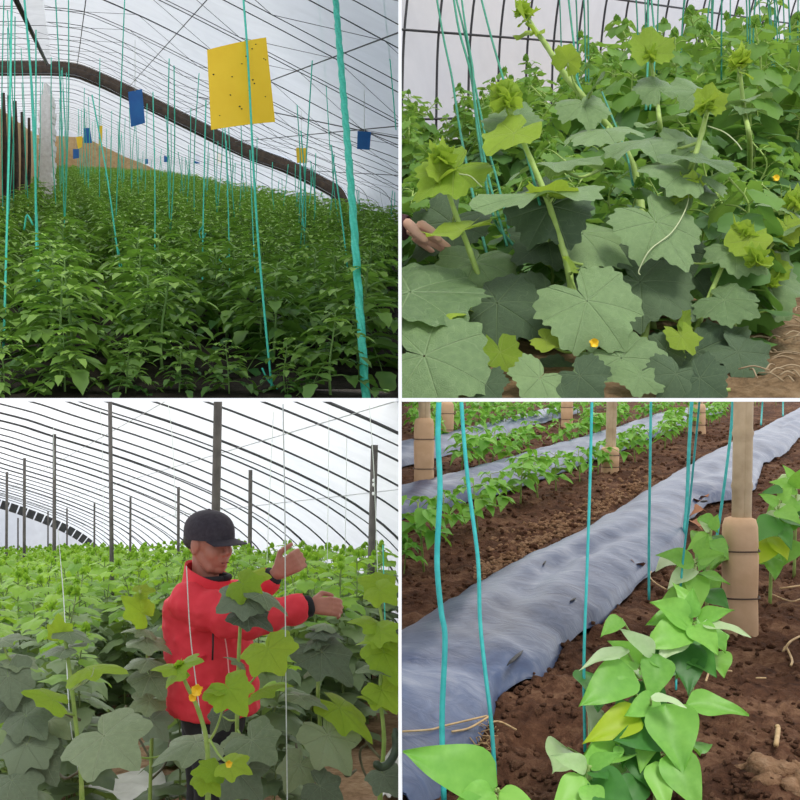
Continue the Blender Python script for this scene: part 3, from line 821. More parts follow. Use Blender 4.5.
vine('melon_vine', 'low dark-leaved melon vine at the edge of the bare tan soil', [GB(690, 380), (690, 350, 2.7), (700, 320, 2.72), (712, 290, 2.75), (728, 255, 2.78), (742, 235, 2.8)], 0.008, 0.004,
     [((640, 282, 2.74), (702, 316, 2.66), 1.0, c, 'dark', (695, 330, 2.74)), ((668, 250, 2.86), (722, 288, 2.8), .95, c, 'dark', None),
      ((696, 352, 2.62), (722, 392, 2.56), 1.1, c, 'dark', None), ((738, 352, 2.6), (780, 378, 2.56), .95, (0, -.6, .8), 'dark', (705, 330, 2.72)),
      ((724, 300, 2.68), (764, 314, 2.62), 1.0, c, 'mel', None), ((681, 336, 2.6), (699, 362, 2.56), .8, c, 'lime', None),
      ((684, 322, 2.62), (678, 306, 2.6), 1.0, c, 'lime', None), ((652, 360, 2.66), (690, 392, 2.6), 1.0, c, 'dark', None),
      ((722, 345, 2.66), (748, 322, 2.7), 1.0, c, 'dark', None), ((736, 250, 2.76), (772, 272, 2.7), .9, c, 'mel', None),
      ((748, 240, 2.76), (730, 268, 2.72), .9, c, 'lime', None), ((666, 350, 2.6), (672, 322, 2.62), .9, c, 'dark', None), ((690, 384, 2.56), (660, 404, 2.52), 1.2, c, 'dark', None), ((700, 380, 2.58), (738, 400, 2.54), 1.1, c, 'dark', None)],
     buds=[((757, 262, 2.7), .05, 65), ((744, 236, 2.78), .05, 75)], flowers=[((776, 178, 2.9), .013)])
vine('melon_vine', 'melon vine of bright small leaves leaning out over the tan soil path', [GB(760, 300), (762, 262, 3.0), (775, 240, 3.0), (790, 222, 3.0), (800, 190, 3.02)], 0.007, 0.004,
     [((765, 268, 2.94), (796, 290, 2.88), .9, c, 'lime', None), ((772, 240, 2.94), (742, 226, 2.9), .9, tp, 'lime', None), ((786, 226, 2.94), (800, 250, 2.9), 1.0, c, 'lime', None),
      ((790, 210, 3.0), (758, 194, 3.0), .9, tp, 'mel', None), ((764, 276, 2.96), (790, 320, 2.86), .8, c, 'mel', None), ((780, 232, 2.96), (820, 220, 2.9), .9, tp, 'mel', None)],
     buds=[((770, 285, 2.9), .045, 85), ((795, 205, 2.98), .05, 95)])
vine('melon_vine', 'small melon vine standing against the back rows with one broad lime leaf on top', [GB(672, 210), (662, 140, 4.2), (657, 100, 4.2), (651, 62, 4.2)], 0.010, 0.006,
     [((651, 52, 4.15), (651, 22, 4.2), 1.0, c, 'lime', None), ((657, 88, 4.15), (640, 70, 4.2), 1, c, 'mel', None), ((660, 120, 4.15), (690, 110, 4.1), .9, tp, 'mel', None),
      ((660, 130, 4.1), (632, 122, 4.1), .9, tp, 'mel', None)], buds=[((651, 58, 4.16), .06, 105)])
vine('melon_vine', 'small melon vine with rosette tip standing near the gap in the back rows', [GB(748, 215), (750, 150, 3.9), (744, 110, 3.9), (740, 72, 3.9)], 0.010, 0.006,
     [((740, 66, 3.86), (757, 56, 3.8), .9, c, 'lime', None), ((740, 70, 3.86), (724, 60, 3.8), .9, c, 'lime', None), ((744, 100, 3.86), (776, 92, 3.8), .8, tp, 'mel', None), ((746, 108, 3.84), (716, 104, 3.8), .8, tp, 'mel', None)],
     buds=[((740, 62, 3.86), .06, 115)])

# ---- filler vines: generic plants, all leaves of a plant in its foliage mesh
def generic(seed, H, n, size, mstem, lobes=None, seg=18, rings=3, stalk=0.13, topfrac=0.75, droop=0.16, lean=0.1, updir=0.25, tone_lo=0.0, stemr=0.007, tip=(-.7, .15)):
    r2 = random.Random(seed); fo = MB(); yo = MB(); st_ = MB()
    pts = [Vector((0, 0, -0.03))]; 
    for k in range(1, 6): pts.append(Vector((r2.uniform(-lean, lean) * k / 5, r2.uniform(-lean, lean) * k / 5, H * k / 5)))
    sp = spline(pts, 4); st_.tube(sp, [lerp(stemr, stemr * .55, k / (len(sp) - 1)) for k in range(len(sp))], 6)
    kw = {'lobes': lobes} if lobes else {}
    for k in range(n):
        t = (k + 0.8) / n; p = sp[min(int(t * (len(sp) - 1)), len(sp) - 1)]
        an = k * 2.4 + r2.uniform(-.5, .5); d = Vector((math.cos(an), math.sin(an), updir + r2.uniform(-.2, .3)))
        s = size * (lerp(1.0, 0.45, max(0, (t - 0.6) / 0.4))) * r2.uniform(.8, 1.15); L = stalk * (1.15 - 0.6 * t) * r2.uniform(.8, 1.2)
        a = p + d.normalized() * L
        st_.tube(spline([p, p.lerp(a, .5) + UP * 0.01, a], 3), stemr * .45, 4, cap=False)
        dd = Vector((d.x, d.y, r2.uniform(*tip))).normalized()
        M = orient(a, a + dd * s, Vector((d.x * .3, d.y * .3, 1)), r2.uniform(.9, 1.1))
        lm = leaf_mb(seed * 50 + k, seg=seg, rings=rings, teeth=0.03, tn=5, droop=droop * r2.uniform(.5, 1.5), ripple=0.08, **kw)
        (yo if t > topfrac else fo).merge(lm, M, tone=r2.uniform(.0, .45) + tone_lo + 0.3 * t)
    # shoot tip
    for k in range(4):
        an = k * 1.9; d = Vector((math.cos(an) * .6, math.sin(an) * .6, .8)); M = orient(sp[-1], sp[-1] + d * size * .3, Vector((-d.x, -d.y, .7)), .8)
        yo.merge(leaf_mb(seed * 70 + k, seg=14, rings=2, droop=-.3, ripple=.15), M, tone=r2.uniform(.4, .9))
    return fo.mesh('foliage', mstem['leaf']), yo.mesh('young_foliage', mstem['young']), st_.mesh('stem', mstem['stem'])

mm = {'leaf': M_mel_far, 'young': leaf_mat('young_melon_foliage', (0.06, 0.17, 0.025), (0.22, 0.40, 0.08), (.4, .5, .2), trans=0.4, tcol=(.34, .56, .07), veins=False), 'stem': M_vine}
mel_src = [generic(400 + k, 0.62, 20, 0.125, mm, tip=(-1.3, .1)) for k in range(5)]
mel_tall = [generic(420 + k, 1.0, 38, 0.120, mm, seg=14, topfrac=0.6, tip=(-1.6, .1)) for k in range(5)]

def put(src, name, label, group, p, rz, sc, cat='melon plant', szz=1.0):
    e = thing(name, label, cat, p, group); e.rotation_euler = (0, 0, rz); e.scale = (sc, sc, sc * szz)
    for nm, me in zip(('foliage', 'young_foliage', 'stem'), src):
        o = bpy.data.objects.new(nm, me); COL.objects.link(o); o.parent = e
    return e
r_ = random.Random(12)
n_mid = 0
y = 2.95
while y < 4.7:
    xmax = (400 / F) * y + 0.1
    x = 0.10
    while x < xmax:
        u = 400 + F * x / y
        xx = x + r_.uniform(-.05, .05); yy = y + r_.uniform(-.08, .08)
        bare = u > 735 and yy < 3.6
        if not bare:
            h = r_.uniform(.5, .8)
            if u < 520: h = min(h, .55)
            put(mel_src[r_.randrange(5)], 'melon_plant', 'leafy melon plant in the thicket behind the foremost vines', 'melon plants in the thicket', Vector((xx, yy, gB(xx, yy))), r_.uniform(0, 6.28), h)
        x += 0.21 + r_.uniform(0, .05)
    y += 0.24
us = [400, 450, 480, 520, 560, 600, 700, 800, 860]; vt = [84, 92, 60, 52, 34, 14, -2, -8, -10]
for d0 in (4.9, 5.3, 5.8, 6.4, 7.0, 7.7, 8.3):
    x = 0.10
    while x < d0 * .345:
        xx = x + r_.uniform(-.07, .07); yy = d0 + r_.uniform(-.12, .12)
        u = 400 + F * xx / yy; zt = (400 - np.interp(u, us, vt) - r_.uniform(-8, 26) - (8.3 - d0) * 9) / F * yy
        hh = max(zt - gB(xx, yy), 0.45)
        put(mel_tall[r_.randrange(5)], 'melon_plant', 'tall melon plant in the back rows before the white film', 'melon plants in the back rows', Vector((xx, yy, gB(xx, yy))), r_.uniform(0, 6.28), min(hh, 1.6) * r_.uniform(.9, 1.0))
        x += 0.27
# ---- twines of the melon house
for pts, r, lab in [
    ([(453, -6, 4.2), (459, 30, 4.0), (471, 75, 3.8), (479, 140, 3.5), (493, 215, 3.2), (513, 245, 3.0)], .004, 'green twine in the slanting bunch beside the hand, outer strand'),
    ([(455, -6, 4.2), (465, 35, 4.0), (474, 80, 3.8), (486, 140, 3.5), (497, 180, 3.3), (511, 238, 3.0)], .0035, 'green twine in the slanting bunch beside the hand, middle strand'),
    ([(461, -6, 4.2), (466, 30, 4.0), (473, 70, 3.8), (475, 100, 3.6), (488, 175, 3.3), (507, 246, 3.0)], .0035, 'green twine in the slanting bunch beside the hand, inner strand'),
    ([(436, -6, 4.6), (444, 40, 4.4), (452, 78, 4.2), (460, 130, 3.8), (474, 200, 3.2), (491, 272, 2.9)], .004, 'green twine slanting to the vine next to the hand'),
    ([(480, -6, 3.6), (492, 40, 3.4), (508, 95, 3.1), (528, 160, 2.8), (540, 205, 2.72)], .0032, 'green twine running down along the slanting vine'),
    ([(568, -6, 4.6), (574, 45, 4.4), (581, 90, 4.2), (640, 180, 3.4)], .004, 'green twine bent across the middle vines'),
    ([(648, -6, 5), (648, 50, 4.8), (646, 110, 4.4)], .005, 'straight green twine behind the small broad-topped vine'),
    ([(651, -6, 5), (655, 50, 4.8), (650, 110, 4.4)], .004, 'second green twine behind the small broad-topped vine'),
    ([(602, 92, 4), (625, 150, 3.2), (633, 185, 2.9)], .003, 'short dark green twine crossing the pale leaves')]:
    string('support_string', [P(*q) for q in pts], r, lab, mat=M_twine_dk)
for i in range(26):
    u = r_.uniform(560, 800); d = r_.uniform(5.2, 8); v = np.interp(u, us, vt) + r_.uniform(20, 70)
    b = P(u, v, d); tpz = P(u + r_.uniform(-8, 8), -8, d)
    string('support_string', [tpz, (tpz + b) / 2, b + Vector((0, 0, -.25))], 0.004, 'fine green twine among the back rows of melon plants', 'twines over the melon rows', mat=M_twine_dk, n=4)
# ---- twigs on the tan soil
for i in range(34):
    p = GB(r_.uniform(748, 800), r_.uniform(318, 396)) + Vector((0, 0, .03)); a = r_.uniform(0, 3.14); L = r_.uniform(.03, .09)
    m = MB(); dv = Vector((math.cos(a), math.sin(a), SB * math.sin(a))) * L; m.tube(spline([p - dv / 2, p + Vector((0, 0, .008)), p + dv / 2], 3), .0018, 5)
    tag(m.build('twig', M_twig), 'dry twig lying on the bare tan soil by the melon vines', 'twig', 'twigs on the tan soil')

# ---- the hand reaching in from the side
M_skin = simple('skin', (0.66, 0.36, 0.27), 0.5, (0.76, 0.46, 0.36), scale=18, spec=0.35)
M_sleeve = simple('maroon_sleeve', (0.045, 0.012, 0.018), 0.85, (0.07, 0.02, 0.03), scale=30)
def finish(o, voxel, smooth=4):
    md = o.modifiers.new('remesh', 'REMESH'); md.mode = 'VOXEL'; md.voxel_size = voxel; md.use_smooth_shade = True
    sm = o.modifiers.new('smooth', 'SMOOTH'); sm.factor = 0.5; sm.iterations = smooth
    return o
dh = 2.9
m = MB()
def chain(m, pts, rs):
    for i in range(len(pts) - 1): m.capsule(pts[i], pts[i + 1], rs[i], rs[i + 1], 12)
wr = P(404, 228, dh)
m.capsule(P(403, 223, dh), P(420, 228, dh - .01), .024, .026)          # palm
m.capsule(P(404, 229, dh), P(420, 234, dh), .022, .022)
chain(m, [P(422, 225, dh - .03), P(432, 231, dh - .045), P(439, 239, dh - .05)], [.0115, .0098, .008])     # index
chain(m, [P(422, 231, dh - .02), P(436, 238, dh - .035), P(448, 247, dh - .03)], [.0115, .0098, .0082])    # middle
chain(m, [P(420, 236, dh - .005), P(432, 243, dh - .015), P(443, 250, dh - .01)], [.011, .0093, .0078])   # ring
chain(m, [P(416, 239, dh + .012), P(425, 246, dh + .01), P(433, 252, dh + .01)], [.0095, .0082, .0068])     # little
chain(m, [P(408, 224, dh - .025), P(416, 232, dh - .05), P(425, 240, dh - .055)], [.0125, .011, .0085])     # thumb
person = m.build('person', M_skin)
finish(person, 0.0035, 3)
tag(person, 'hand of a person in a maroon sleeve reaching in among the melon leaves', 'person')
m = MB(); pts = spline([P(400.8, 227, dh + .01), P(404.5, 227.5, dh)], 5)
m.tube([P(400.5, 227, dh + .01), P(403, 227.3, dh + .005), P(405.5, 228, dh), P(406.5, 228, dh)], [.033, .032, .031, .027], 14, cap=False)
m.build('sleeve', M_sleeve, person)
confine([o for o in COL.objects if o not in mark], [(Vector((0.004, 0, 0)), Vector((1, 0, 0))), (Vector((0, 0, 0.004)), Vector((0, 0, 1)))])

# ================================================================== house with cucumber rows and the man in red (lower bay)
mark = set(COL.objects)
M_cuk = leaf_mat('cucumber_leaf', (0.11, 0.16, 0.085), (0.30, 0.37, 0.21), (0.38, 0.44, 0.28), trans=0.22, tcol=(0.3, 0.42, 0.1), rough=0.5, spec=0.45)
M_cuk_lime = leaf_mat('young_cucumber_leaf', (0.17, 0.34, 0.02), (0.40, 0.58, 0.05), (0.30, 0.48, 0.06), trans=0.45, tcol=(0.5, 0.7, 0.04), rough=0.5)
M_cuk_dark = leaf_mat('dark_cucumber_leaf', (0.055, 0.08, 0.045), (0.17, 0.22, 0.13), (0.24, 0.29, 0.19), trans=0.12, rough=0.5)  # darker variant of the grey-green cucumber leaf
M_cuk_f = leaf_mat('cucumber_foliage', (0.05, 0.09, 0.045), (0.23, 0.31, 0.15), (.2, .3, .1), trans=0.25, tcol=(0.3, 0.45, 0.06), rough=0.5, veins=False)
M_cuk_y = leaf_mat('young_cucumber_foliage', (0.07, 0.20, 0.02), (0.27, 0.46, 0.05), (.2, .3, .1), trans=0.4, tcol=(0.36, 0.6, 0.04), rough=0.5, veins=False)
M_cstem = simple('cucumber_stem', (0.10, 0.16, 0.05), 0.6, (0.22, 0.30, 0.09), scale=20)
M_cstem_y = simple('young_cucumber_stem', (0.22, 0.36, 0.06), 0.55, (0.36, 0.48, 0.12), scale=20)
M_dkstalk = simple('dark_stalk', (0.05, 0.05, 0.025), 0.7, (0.14, 0.13, 0.06), scale=20)
M_fruit = simple('cucumber_skin', (0.015, 0.03, 0.012), 0.4, (0.04, 0.07, 0.025), scale=30, bumpy=0.3)
M_soil_pale = soil_mat('pale_soil', (0.13, 0.075, 0.04), (0.27, 0.17, 0.10), (0.40, 0.29, 0.19), 5.0, 0.6)
M_mulch_w = simple('white_mulch_film', (0.42, 0.41, 0.38), 0.4, (0.62, 0.61, 0.58), scale=4, bumpy=0.3)
M_filmC = film_mat('cucumber_house_film', (0.97, 0.97, 0.98), clear=0.35, trans=0.75, rough=0.4)
M_post = simple('grey_post', (0.055, 0.05, 0.045), 0.7, (0.11, 0.10, 0.09), scale=10, bumpy=0.2)

bA = Vector((-0.408, 1.0, -0.121)); bX = Vector((0.926, 0.378, 0))
def C(s, x, h): return bA * s + bX * x + UP * h
HG = -1.57
def gC(X, Y):
    s = (Y - 0.408 * X) / (1 + 0.408 * 0.408)      # station of a floor point
    return -0.121 * s + HG
def GC(u, v):
    d = P(u, v, 1.0); k = 1.0
    for _ in range(30):
        p = d * k; k *= gC(p.x, p.y) / p.z
    return d * k
PC = [(-4.5, 1.9), (-2.5, 2.18), (-1.0, 2.22), (0.2, 2.1), (1.4, 1.82), (2.0, 1.62), (3.1, 1.25), (4.2, 0.80), (5.2, 0.28), (5.9, -0.30), (6.3, -1.0), (6.42, -1.57)]
RC = prof_pts(PC)
CUT = [(Vector((-0.004, 0, 0)), Vector((-1, 0, 0))), (Vector((0, 0, -0.004)), Vector((0, 0, -1)))]

m = MB(); r_ = random.Random(9)
m.grid([[C(1.5 + i * 0.5, -7 + j * 0.4, HG + r_.uniform(-.02, .02)) for j in range(36)] for i in range(92)])
tag(m.build('floor', M_soil_pale), kind='structure')
rp = inset(RC, -0.03)
m = MB(); m.grid([[C(lerp(5.0, 42.0, i / 40), x, h + 0.01 * math.sin(i * 1.9 + x * 2)) for x, h in rp] for i in range(41)])
tag(m.build('ceiling', M_filmC), kind='structure')
m = MB(); lo = inset(RC, 0.02)
m.add([C(41.8, x, h) for x, h in lo] + [C(41.8, -4.5, HG)], [tuple(range(len(lo) + 1))])
tag(m.build('wall_back', M_filmC, smooth=False), kind='structure')
lo = inset(RC, 0.28)
m = MB()
for k in range(len(RC) - 1):
    if k % 1 == 0:
        a = [C(38.5, *RC[k]), C(38.5, *RC[k + 1])]; b = [C(38.5, *lo[k]), C(38.5, *lo[k + 1])]
        a[1] = a[0].lerp(a[1], .82); b[1] = b[0].lerp(b[1], .82)
        off = bA * 0.12
        m.add([*a, *b[::-1], *[p + off for p in a], *[p + off for p in b[::-1]]], [(0, 1, 2, 3), (7, 6, 5, 4), (0, 4, 5, 1), (1, 5, 6, 2), (2, 6, 7, 3), (3, 7, 4, 0)])
tag(m.build('trim_5', M_rib, smooth=False), kind='structure')
fr = thing('greenhouse_frame', 'black tubular arches of the bright film house over the cucumber rows', 'frame', C(8, 4, HG))
s = 5.6; k = 0
while s < 38:
    rs_ = [q for q in RC if q[0] > (-1.0 if s < 17 else -9)]; m = MB(); m.tube([C(s, x, h) for x, h in rs_], 0.0125 if k % 4 else 0.017, 6)
    m.build('arch_rib', M_rib, fr)
    if k % 4 == 0:
        lo2 = inset(rs_, 0.10); m = MB(); m.tube([C(s + .02, x, h) for x, h in lo2], 0.008, 5); m.build('lower_chord', M_rib, fr)
    s += 0.95 if s < 20 else 1.1; k += 1
for x0 in (2.6, 3.7, 4.9):
    i = min(range(len(RC)), key=lambda q: abs(RC[q][0] - x0)); m = MB(); m.tube([C(6 + q * 2, RC[i][0], RC[i][1] - .03) for q in range(16)], 0.005, 4); m.build('long_wire', M_galv, fr)

# support posts
for (ut, vt_, ub, d, r, lab) in [
    (218, 400.5, 211, 8.4, .030, 'thick grey post standing right behind the man in the cap'),
    (110, 400.5, 113, 13, .022, 'tall grey post rising out of frame between the man and the gable'),
    (54.5, 434, 54, 18, .026, 'grey post, third of the tall line counted back from the man'),
    (24.5, 458, 24, 22, .027, 'grey post, fourth of the tall line counted back from the man'),
    (7, 472, 6, 26, .028, 'grey post, last of the tall line toward the gable'),
    (374.5, 445, 368, 11.7, .036, 'dark leaning post with white flecks in front of the arches by the partition'),
    (250.5, 470, 249, 16, .027, 'dark post between the cap and the raised hand, second of the low line'),
    (178.5, 487, 178, 20, .024, 'dark post just past the back of the cap, third of the low line'),
    (130.5, 497, 130, 24, .022, 'short post, fourth of the low line toward the gable'),
    (94.5, 503, 94, 28, .022, 'short post, fifth of the low line toward the gable'),
    (67, 508, 67, 32, .022, 'short post, sixth of the low line toward the gable'),
    (48, 511, 48, 35.5, .022, 'short post before the dark band of the gable'),
    (18, 518, 18, 34, .022, 'short post beneath the dark band of the gable')]:
    a = P(ut, vt_, d); b = P(ub, 700, d); b.z = gC(b.x, d) - 0.02
    m = MB(); m.tube([b, a.lerp(b, .5), a], [r * 1.1, r * 1.05, r], 10)
    o = m.build('support_post', M_galv if 'pale' in lab else M_post)
    tag(o, lab, 'post')
    if 'flecks' in lab:
        m = MB()
        for q in (0.32, .36, .44): p = a.lerp(b, q * .45); m.ellipsoid(p + Vector((0, -r, 0)), (.012, .004, .018), nu=8, nv=5)
        m.build('paint_fleck', M_white, o)

# thin hanging twines
TW = [((100, 406), (104, 500), 14), ((283, 402), (284, 560), 6.6), ((274, 402), (266, 545), 12), ((168, 402), (176, 480), 12), ((369, 402), (378, 545), 10), ((347, 402), (345, 520), 12), ((329, 402), (327, 540), 11), ((52, 420), (54, 440), 15)]
for k, (a, b, d) in enumerate(TW):
    if k == 1: continue
    string('support_string', [P(a[0], a[1], d), P((a[0] + b[0]) / 2 + .5, (a[1] + b[1]) / 2, d), P(b[0], b[1] + 40, d)], 0.003, 'thin pale twine hanging from the arches over the cucumber canopy', 'twines over the cucumber rows', mat=M_twine_pale)
string('support_string', [P(186.5, 566, 4.95), P(190, 630, 4.93), P(197, 690, 4.9), P(203, 735, 4.75), P(206, 770, 4.4)], .0024, 'white twine running down before the back of the red jacket', mat=M_twine_pale)
string('support_string', [P(283, 404, 4.7), P(285, 520, 4.7), P(285.5, 640, 4.7), P(288, 860, 4.62)], .0024, 'pale twine hanging straight past the raised hand', mat=M_twine_pale)
string('support_string', [P(58, 530, 5.6), P(63, 590, 5.3), P(66, 640, 5.0), P(70, 720, 4.6), P(84, 800, 4.4)], .0022, 'white twine slanting to the tall vine beside the pale broad leaf', mat=M_twine_pale)
string('support_string', [P(383, 545, 5.6), P(385, 620, 5.4), P(388, 700, 5.2)], .003, 'turquoise twine near the partition over the cucumber leaves', mat=M_twine)

# ---- generic rows
cm = {'leaf': M_cuk_f, 'young': M_cuk_y, 'stem': M_cstem}
cuk_src = [generic(500 + k, 1.4, 24, 0.17, cm, lobes=CUKE_LOBES, seg=20, rings=3, stalk=0.17, topfrac=0.72, droop=0.25, lean=0.06, stemr=0.008, updir=.45) for k in range(6)]
cuk_low = [generic(520 + k, 1.4, 16, 0.19, cm, lobes=CUKE_LOBES, seg=10, rings=2, stalk=0.17, topfrac=0.62, droop=0.25, lean=0.06, updir=.45) for k in range(4)]
man_c = P(212, 600, 5.4)
r_ = random.Random(31); cand = []
for row in range(26):
    x = -4.2 + row * 0.42
    s = 3.6 + (row % 3) * 0.14
    while s < 38:
        ss = s + r_.uniform(-.09, .09); xx = x + r_.uniform(-.08, .08); p = C(ss, xx, HG); u = 400 + F * p.x / p.y
        lo_ = 5.0
        ok = -40 < u < 400 and p.y > lo_ and p.x < -0.16 and xx < 5.45
        if 120 < u < 290 and p.y < 6.1: ok = False
        if 84 < u < 174 and p.y < 9.4: ok = False
        if 285 < u < 400 and p.y < 9.6 - 0.02 * (400 - u): ok = False
        if (p - Vector((man_c.x, 5.4, p.z))).length < 0.55: ok = False
        if ok: cand.append((p, u))
        s += 0.40 if s < 14 else 0.55
cand.sort(key=lambda q: q[0].y)
for p, u in cand[:290]:
    h = r_.uniform(.86, 1.0) * (0.82 if p.y < 6.5 else 0.90 if p.y < 8 else 0.985)
    put(cuk_src[r_.randrange(6)], 'cucumber_plant', 'tall cucumber plant in the crowded rows under the bright film', 'cucumber plants in the rows', p, r_.uniform(0, 6.28), h, 'cucumber plant')
mf = MB()
print('cucumber', len(cand))
def mesh_mb(me):
    q = MB(); q.v = [tuple(v.co) for v in me.vertices]; q.f = [tuple(f.vertices) for f in me.polygons]; q.uv = [(0.0, 0.0)] * len(q.v)
    a = np.zeros(len(q.v), dtype=np.float32); me.attributes['tone'].data.foreach_get('value', a); q.tone = a.tolist(); return q
lowq = [(mesh_mb(a), mesh_mb(b)) for a, b, c_ in cuk_low]
my = MB()
for p, u in cand[290:]:
    M = Matrix.Translation(p) @ Matrix.Rotation(r_.uniform(0, 6.28), 4, 'Z') @ Matrix.Scale(r_.uniform(.88, 1.0), 4); k = r_.randrange(4)
    mf.merge(lowq[k][0], M); my.merge(lowq[k][1], M)
o = mf.build('cucumber_rows', M_cuk_f); tag(o, 'mass of far cucumber plants running back to the pale gable', 'cucumber plants', kind='stuff')
my.build('young_foliage', M_cuk_y, o)

# white mulch sheets between the rows
for (c4, lab) in [([(296, 742), (330, 712), (352, 716), (318, 752)], 'pale mulch film lying on the soil in the gap behind the man'),
                  ([(382, 768), (400, 742), (400, 800), (380, 806)], 'white mulch film lying on the soil next to the partition'),
                  ([(120, 716), (168, 700), (172, 724), (110, 744)], 'grey mulch film lying between the rows behind the broad pale leaf'),
                  ([(88, 790), (160, 770), (170, 800), (90, 812)], 'grey mulch film lying on the soil below the broad pale leaf')]:
    q = [GC(*a) for a in c4]; m = MB(); n = 9
    top = [[q[0].lerp(q[1], j / (n - 1)).lerp(q[3].lerp(q[2], j / (n - 1)), i / (n - 1)) + Vector((0, 0, 0.045 + 0.02 * math.sin(i * 2.1) * math.cos(j * 1.7))) for j in range(n)] for i in range(n)]
    m.grid(top); m.grid([[p - Vector((0, 0, .004)) for p in row][::-1] for row in top])
    tag(m.build('mulch_film', M_mulch_w), lab, 'mulch film')

# ---- near cucumber vines
cuk_me = [leaf_mb(600 + k, lobes=CUKE_LOBES, base=0.62, teeth=0.018, tn=8, notch=.5, droop=0.20 + 0.1 * (k % 3), ripple=0.05, tone=0.15 + 0.15 * k).mesh('cucumber_leaf', M_cuk) for k in range(5)]
KW = dict(shrink=0.78, cat='cucumber plant', mats={'lime': M_cuk_lime, 'dark': M_cuk_dark, 'mel': M_cuk, 'small': M_cuk_lime, 'stem': M_cstem_y, 'stalk': M_cstem_y, 'bud': M_cuk_lime}, mes=cuk_me, small=cuk_me, stemname='stem')
def foot(u, d): 
    p = P(u, 600, d); p.z = gC(p.x, p.y) - .01; return p
vine('cucumber_vine', 'cucumber vine with a broad pale leaf low down and lime leaves above', [foot(83, 4.4), (82, 800, 4.4), (78, 745, 4.4), (72, 690, 4.42), (66, 645, 4.44), (61, 612, 4.46)], .010, .006,
     [((88, 668, 4.36), (134, 658, 4.3), .75, tp, 'lime', (70, 690, 4.42)), ((53, 700, 4.34), (14, 684, 4.3), .75, (0, -.4, .9), 'lime', (74, 715, 4.4)),
      ((60, 634, 4.44), (56, 612, 4.4), 1.0, c, 'lime', None), ((68, 632, 4.44), (100, 640, 4.4), .7, tp, 'mel', None),
      ((104, 736, 4.2), (148, 770, 4.05), 1.15, (-.15, -.55, .85), 'mel', (80, 760, 4.4)), ((196, 742, 4.2), (138, 756, 4.1), .8, (0, -.35, .95), 'mel', (100, 745, 4.35)),
      ((66, 648, 4.44), (30, 650, 4.5), .8, tp, 'mel', None)], tendrils=[[(72, 690, 4.4), (90, 678, 4.3), (94, 668, 4.28)]], **KW)
vine('cucumber_vine', 'low cucumber vine with drooping dark leaves at the picture corner by the pale broad leaf', [foot(30, 4.5), (32, 800, 4.5), (28, 740, 4.5), (20, 700, 4.5), (10, 660, 4.5)], .010, .006,
     [((8, 676, 4.44), (14, 722, 4.36), 1.0, c, 'dark', None), ((26, 716, 4.4), (50, 742, 4.3), 1.0, c, 'dark', None), ((27, 744, 4.36), (4, 790, 4.26), 1.15, c, 'dark', None),
      ((40, 752, 4.4), (58, 790, 4.3), 1.0, c, 'dark', None), ((2, 640, 4.5), (40, 632, 4.5), .8, tp, 'mel', None), ((16, 660, 4.5), (46, 668, 4.46), .9, tp, 'mel', None),
      ((14, 700, 4.46), (-14, 730, 4.4), 1.0, c, 'dark', None), ((50, 720, 4.5), (74, 740, 4.4), .9, c, 'mel', None), ((12, 780, 4.3), (40, 815, 4.2), 1.0, c, 'dark', None)], **KW)
vine('cucumber_vine', 'forked cucumber vine with yellow flowers in front of the black trousers', [foot(208, 4.0), (208, 800, 4.0), (207, 745, 4.0), (199, 712, 4.0), (188, 688, 4.0), (179, 668, 4.0)], .0095, .006,
     [((178, 668, 3.97), (206, 652, 3.9), .9, (0, -.5, .85), 'lime', None), ((176, 668, 3.97), (143, 664, 3.94), .9, tp, 'lime', None),
      ((228, 688, 3.94), (250, 718, 3.86), 1.1, (0, -.7, .6), 'lime', (207, 745, 4.0)), ((222, 690, 3.95), (198, 690, 3.9), .8, tp, 'lime', (222, 705, 3.96)),
      ((230, 764, 3.9), (258, 772, 3.84), .9, (0, -.6, .75), 'lime', (210, 740, 3.98)), ((212, 770, 3.92), (186, 772, 3.86), .9, c, 'lime', (208, 780, 3.98)),
      ((206, 778, 3.92), (224, 800, 3.86), .9, c, 'lime', None)], buds=[((179, 666, 3.97), .03, 605)],
     flowers=[((197, 690, 3.92), .03), ((193, 697, 3.92), .022), ((229, 764, 3.86), .018)], **KW)
vine('cucumber_vine', 'cucumber vine under the outstretched arm, a dark drooping leaf below a lime one', [foot(238, 4.8), (238, 800, 4.8), (237, 720, 4.8), (239, 650, 4.8), (242, 602, 4.82), (244, 586, 4.84)], .009, .006,
     [((244, 596, 4.78), (206, 612, 4.7), 1.15, (-.2, -.75, .6), 'dark', None), ((243, 584, 4.78), (268, 600, 4.72), 1.05, (0, -.8, .5), 'lime', None),
      ((247, 614, 4.78), (281, 631, 4.7), .8, (0, -.5, .85), 'dark', None), ((252, 580, 4.86), (276, 574, 4.8), .9, c, 'lime', None), ((262, 594, 4.76), (300, 615, 4.7), .5, tp, 'mel', (243, 600, 4.8)),
      ((268, 649, 4.66), (288, 680, 4.56), 1.25, (0, -.85, .5), 'lime', (240, 690, 4.8)), ((240, 662, 4.8), (222, 650, 4.78), .7, tp, 'mel', None),
      ((252, 740, 4.6), (282, 768, 4.5), 1.15, c, 'mel', (238, 730, 4.78)), ((242, 745, 4.66), (220, 766, 4.55), 1.0, c, 'mel', None), ((262, 690, 4.8), (300, 676, 4.75), .7, tp, 'lime', (240, 705, 4.8)),
      ((236, 770, 4.6), (270, 808, 4.5), 1.1, c, 'dark', None), ((222, 715, 4.84), (205, 740, 4.8), 1, c, 'dark', None)],
     buds=[((250, 578, 4.86), .05, 615)], **KW)
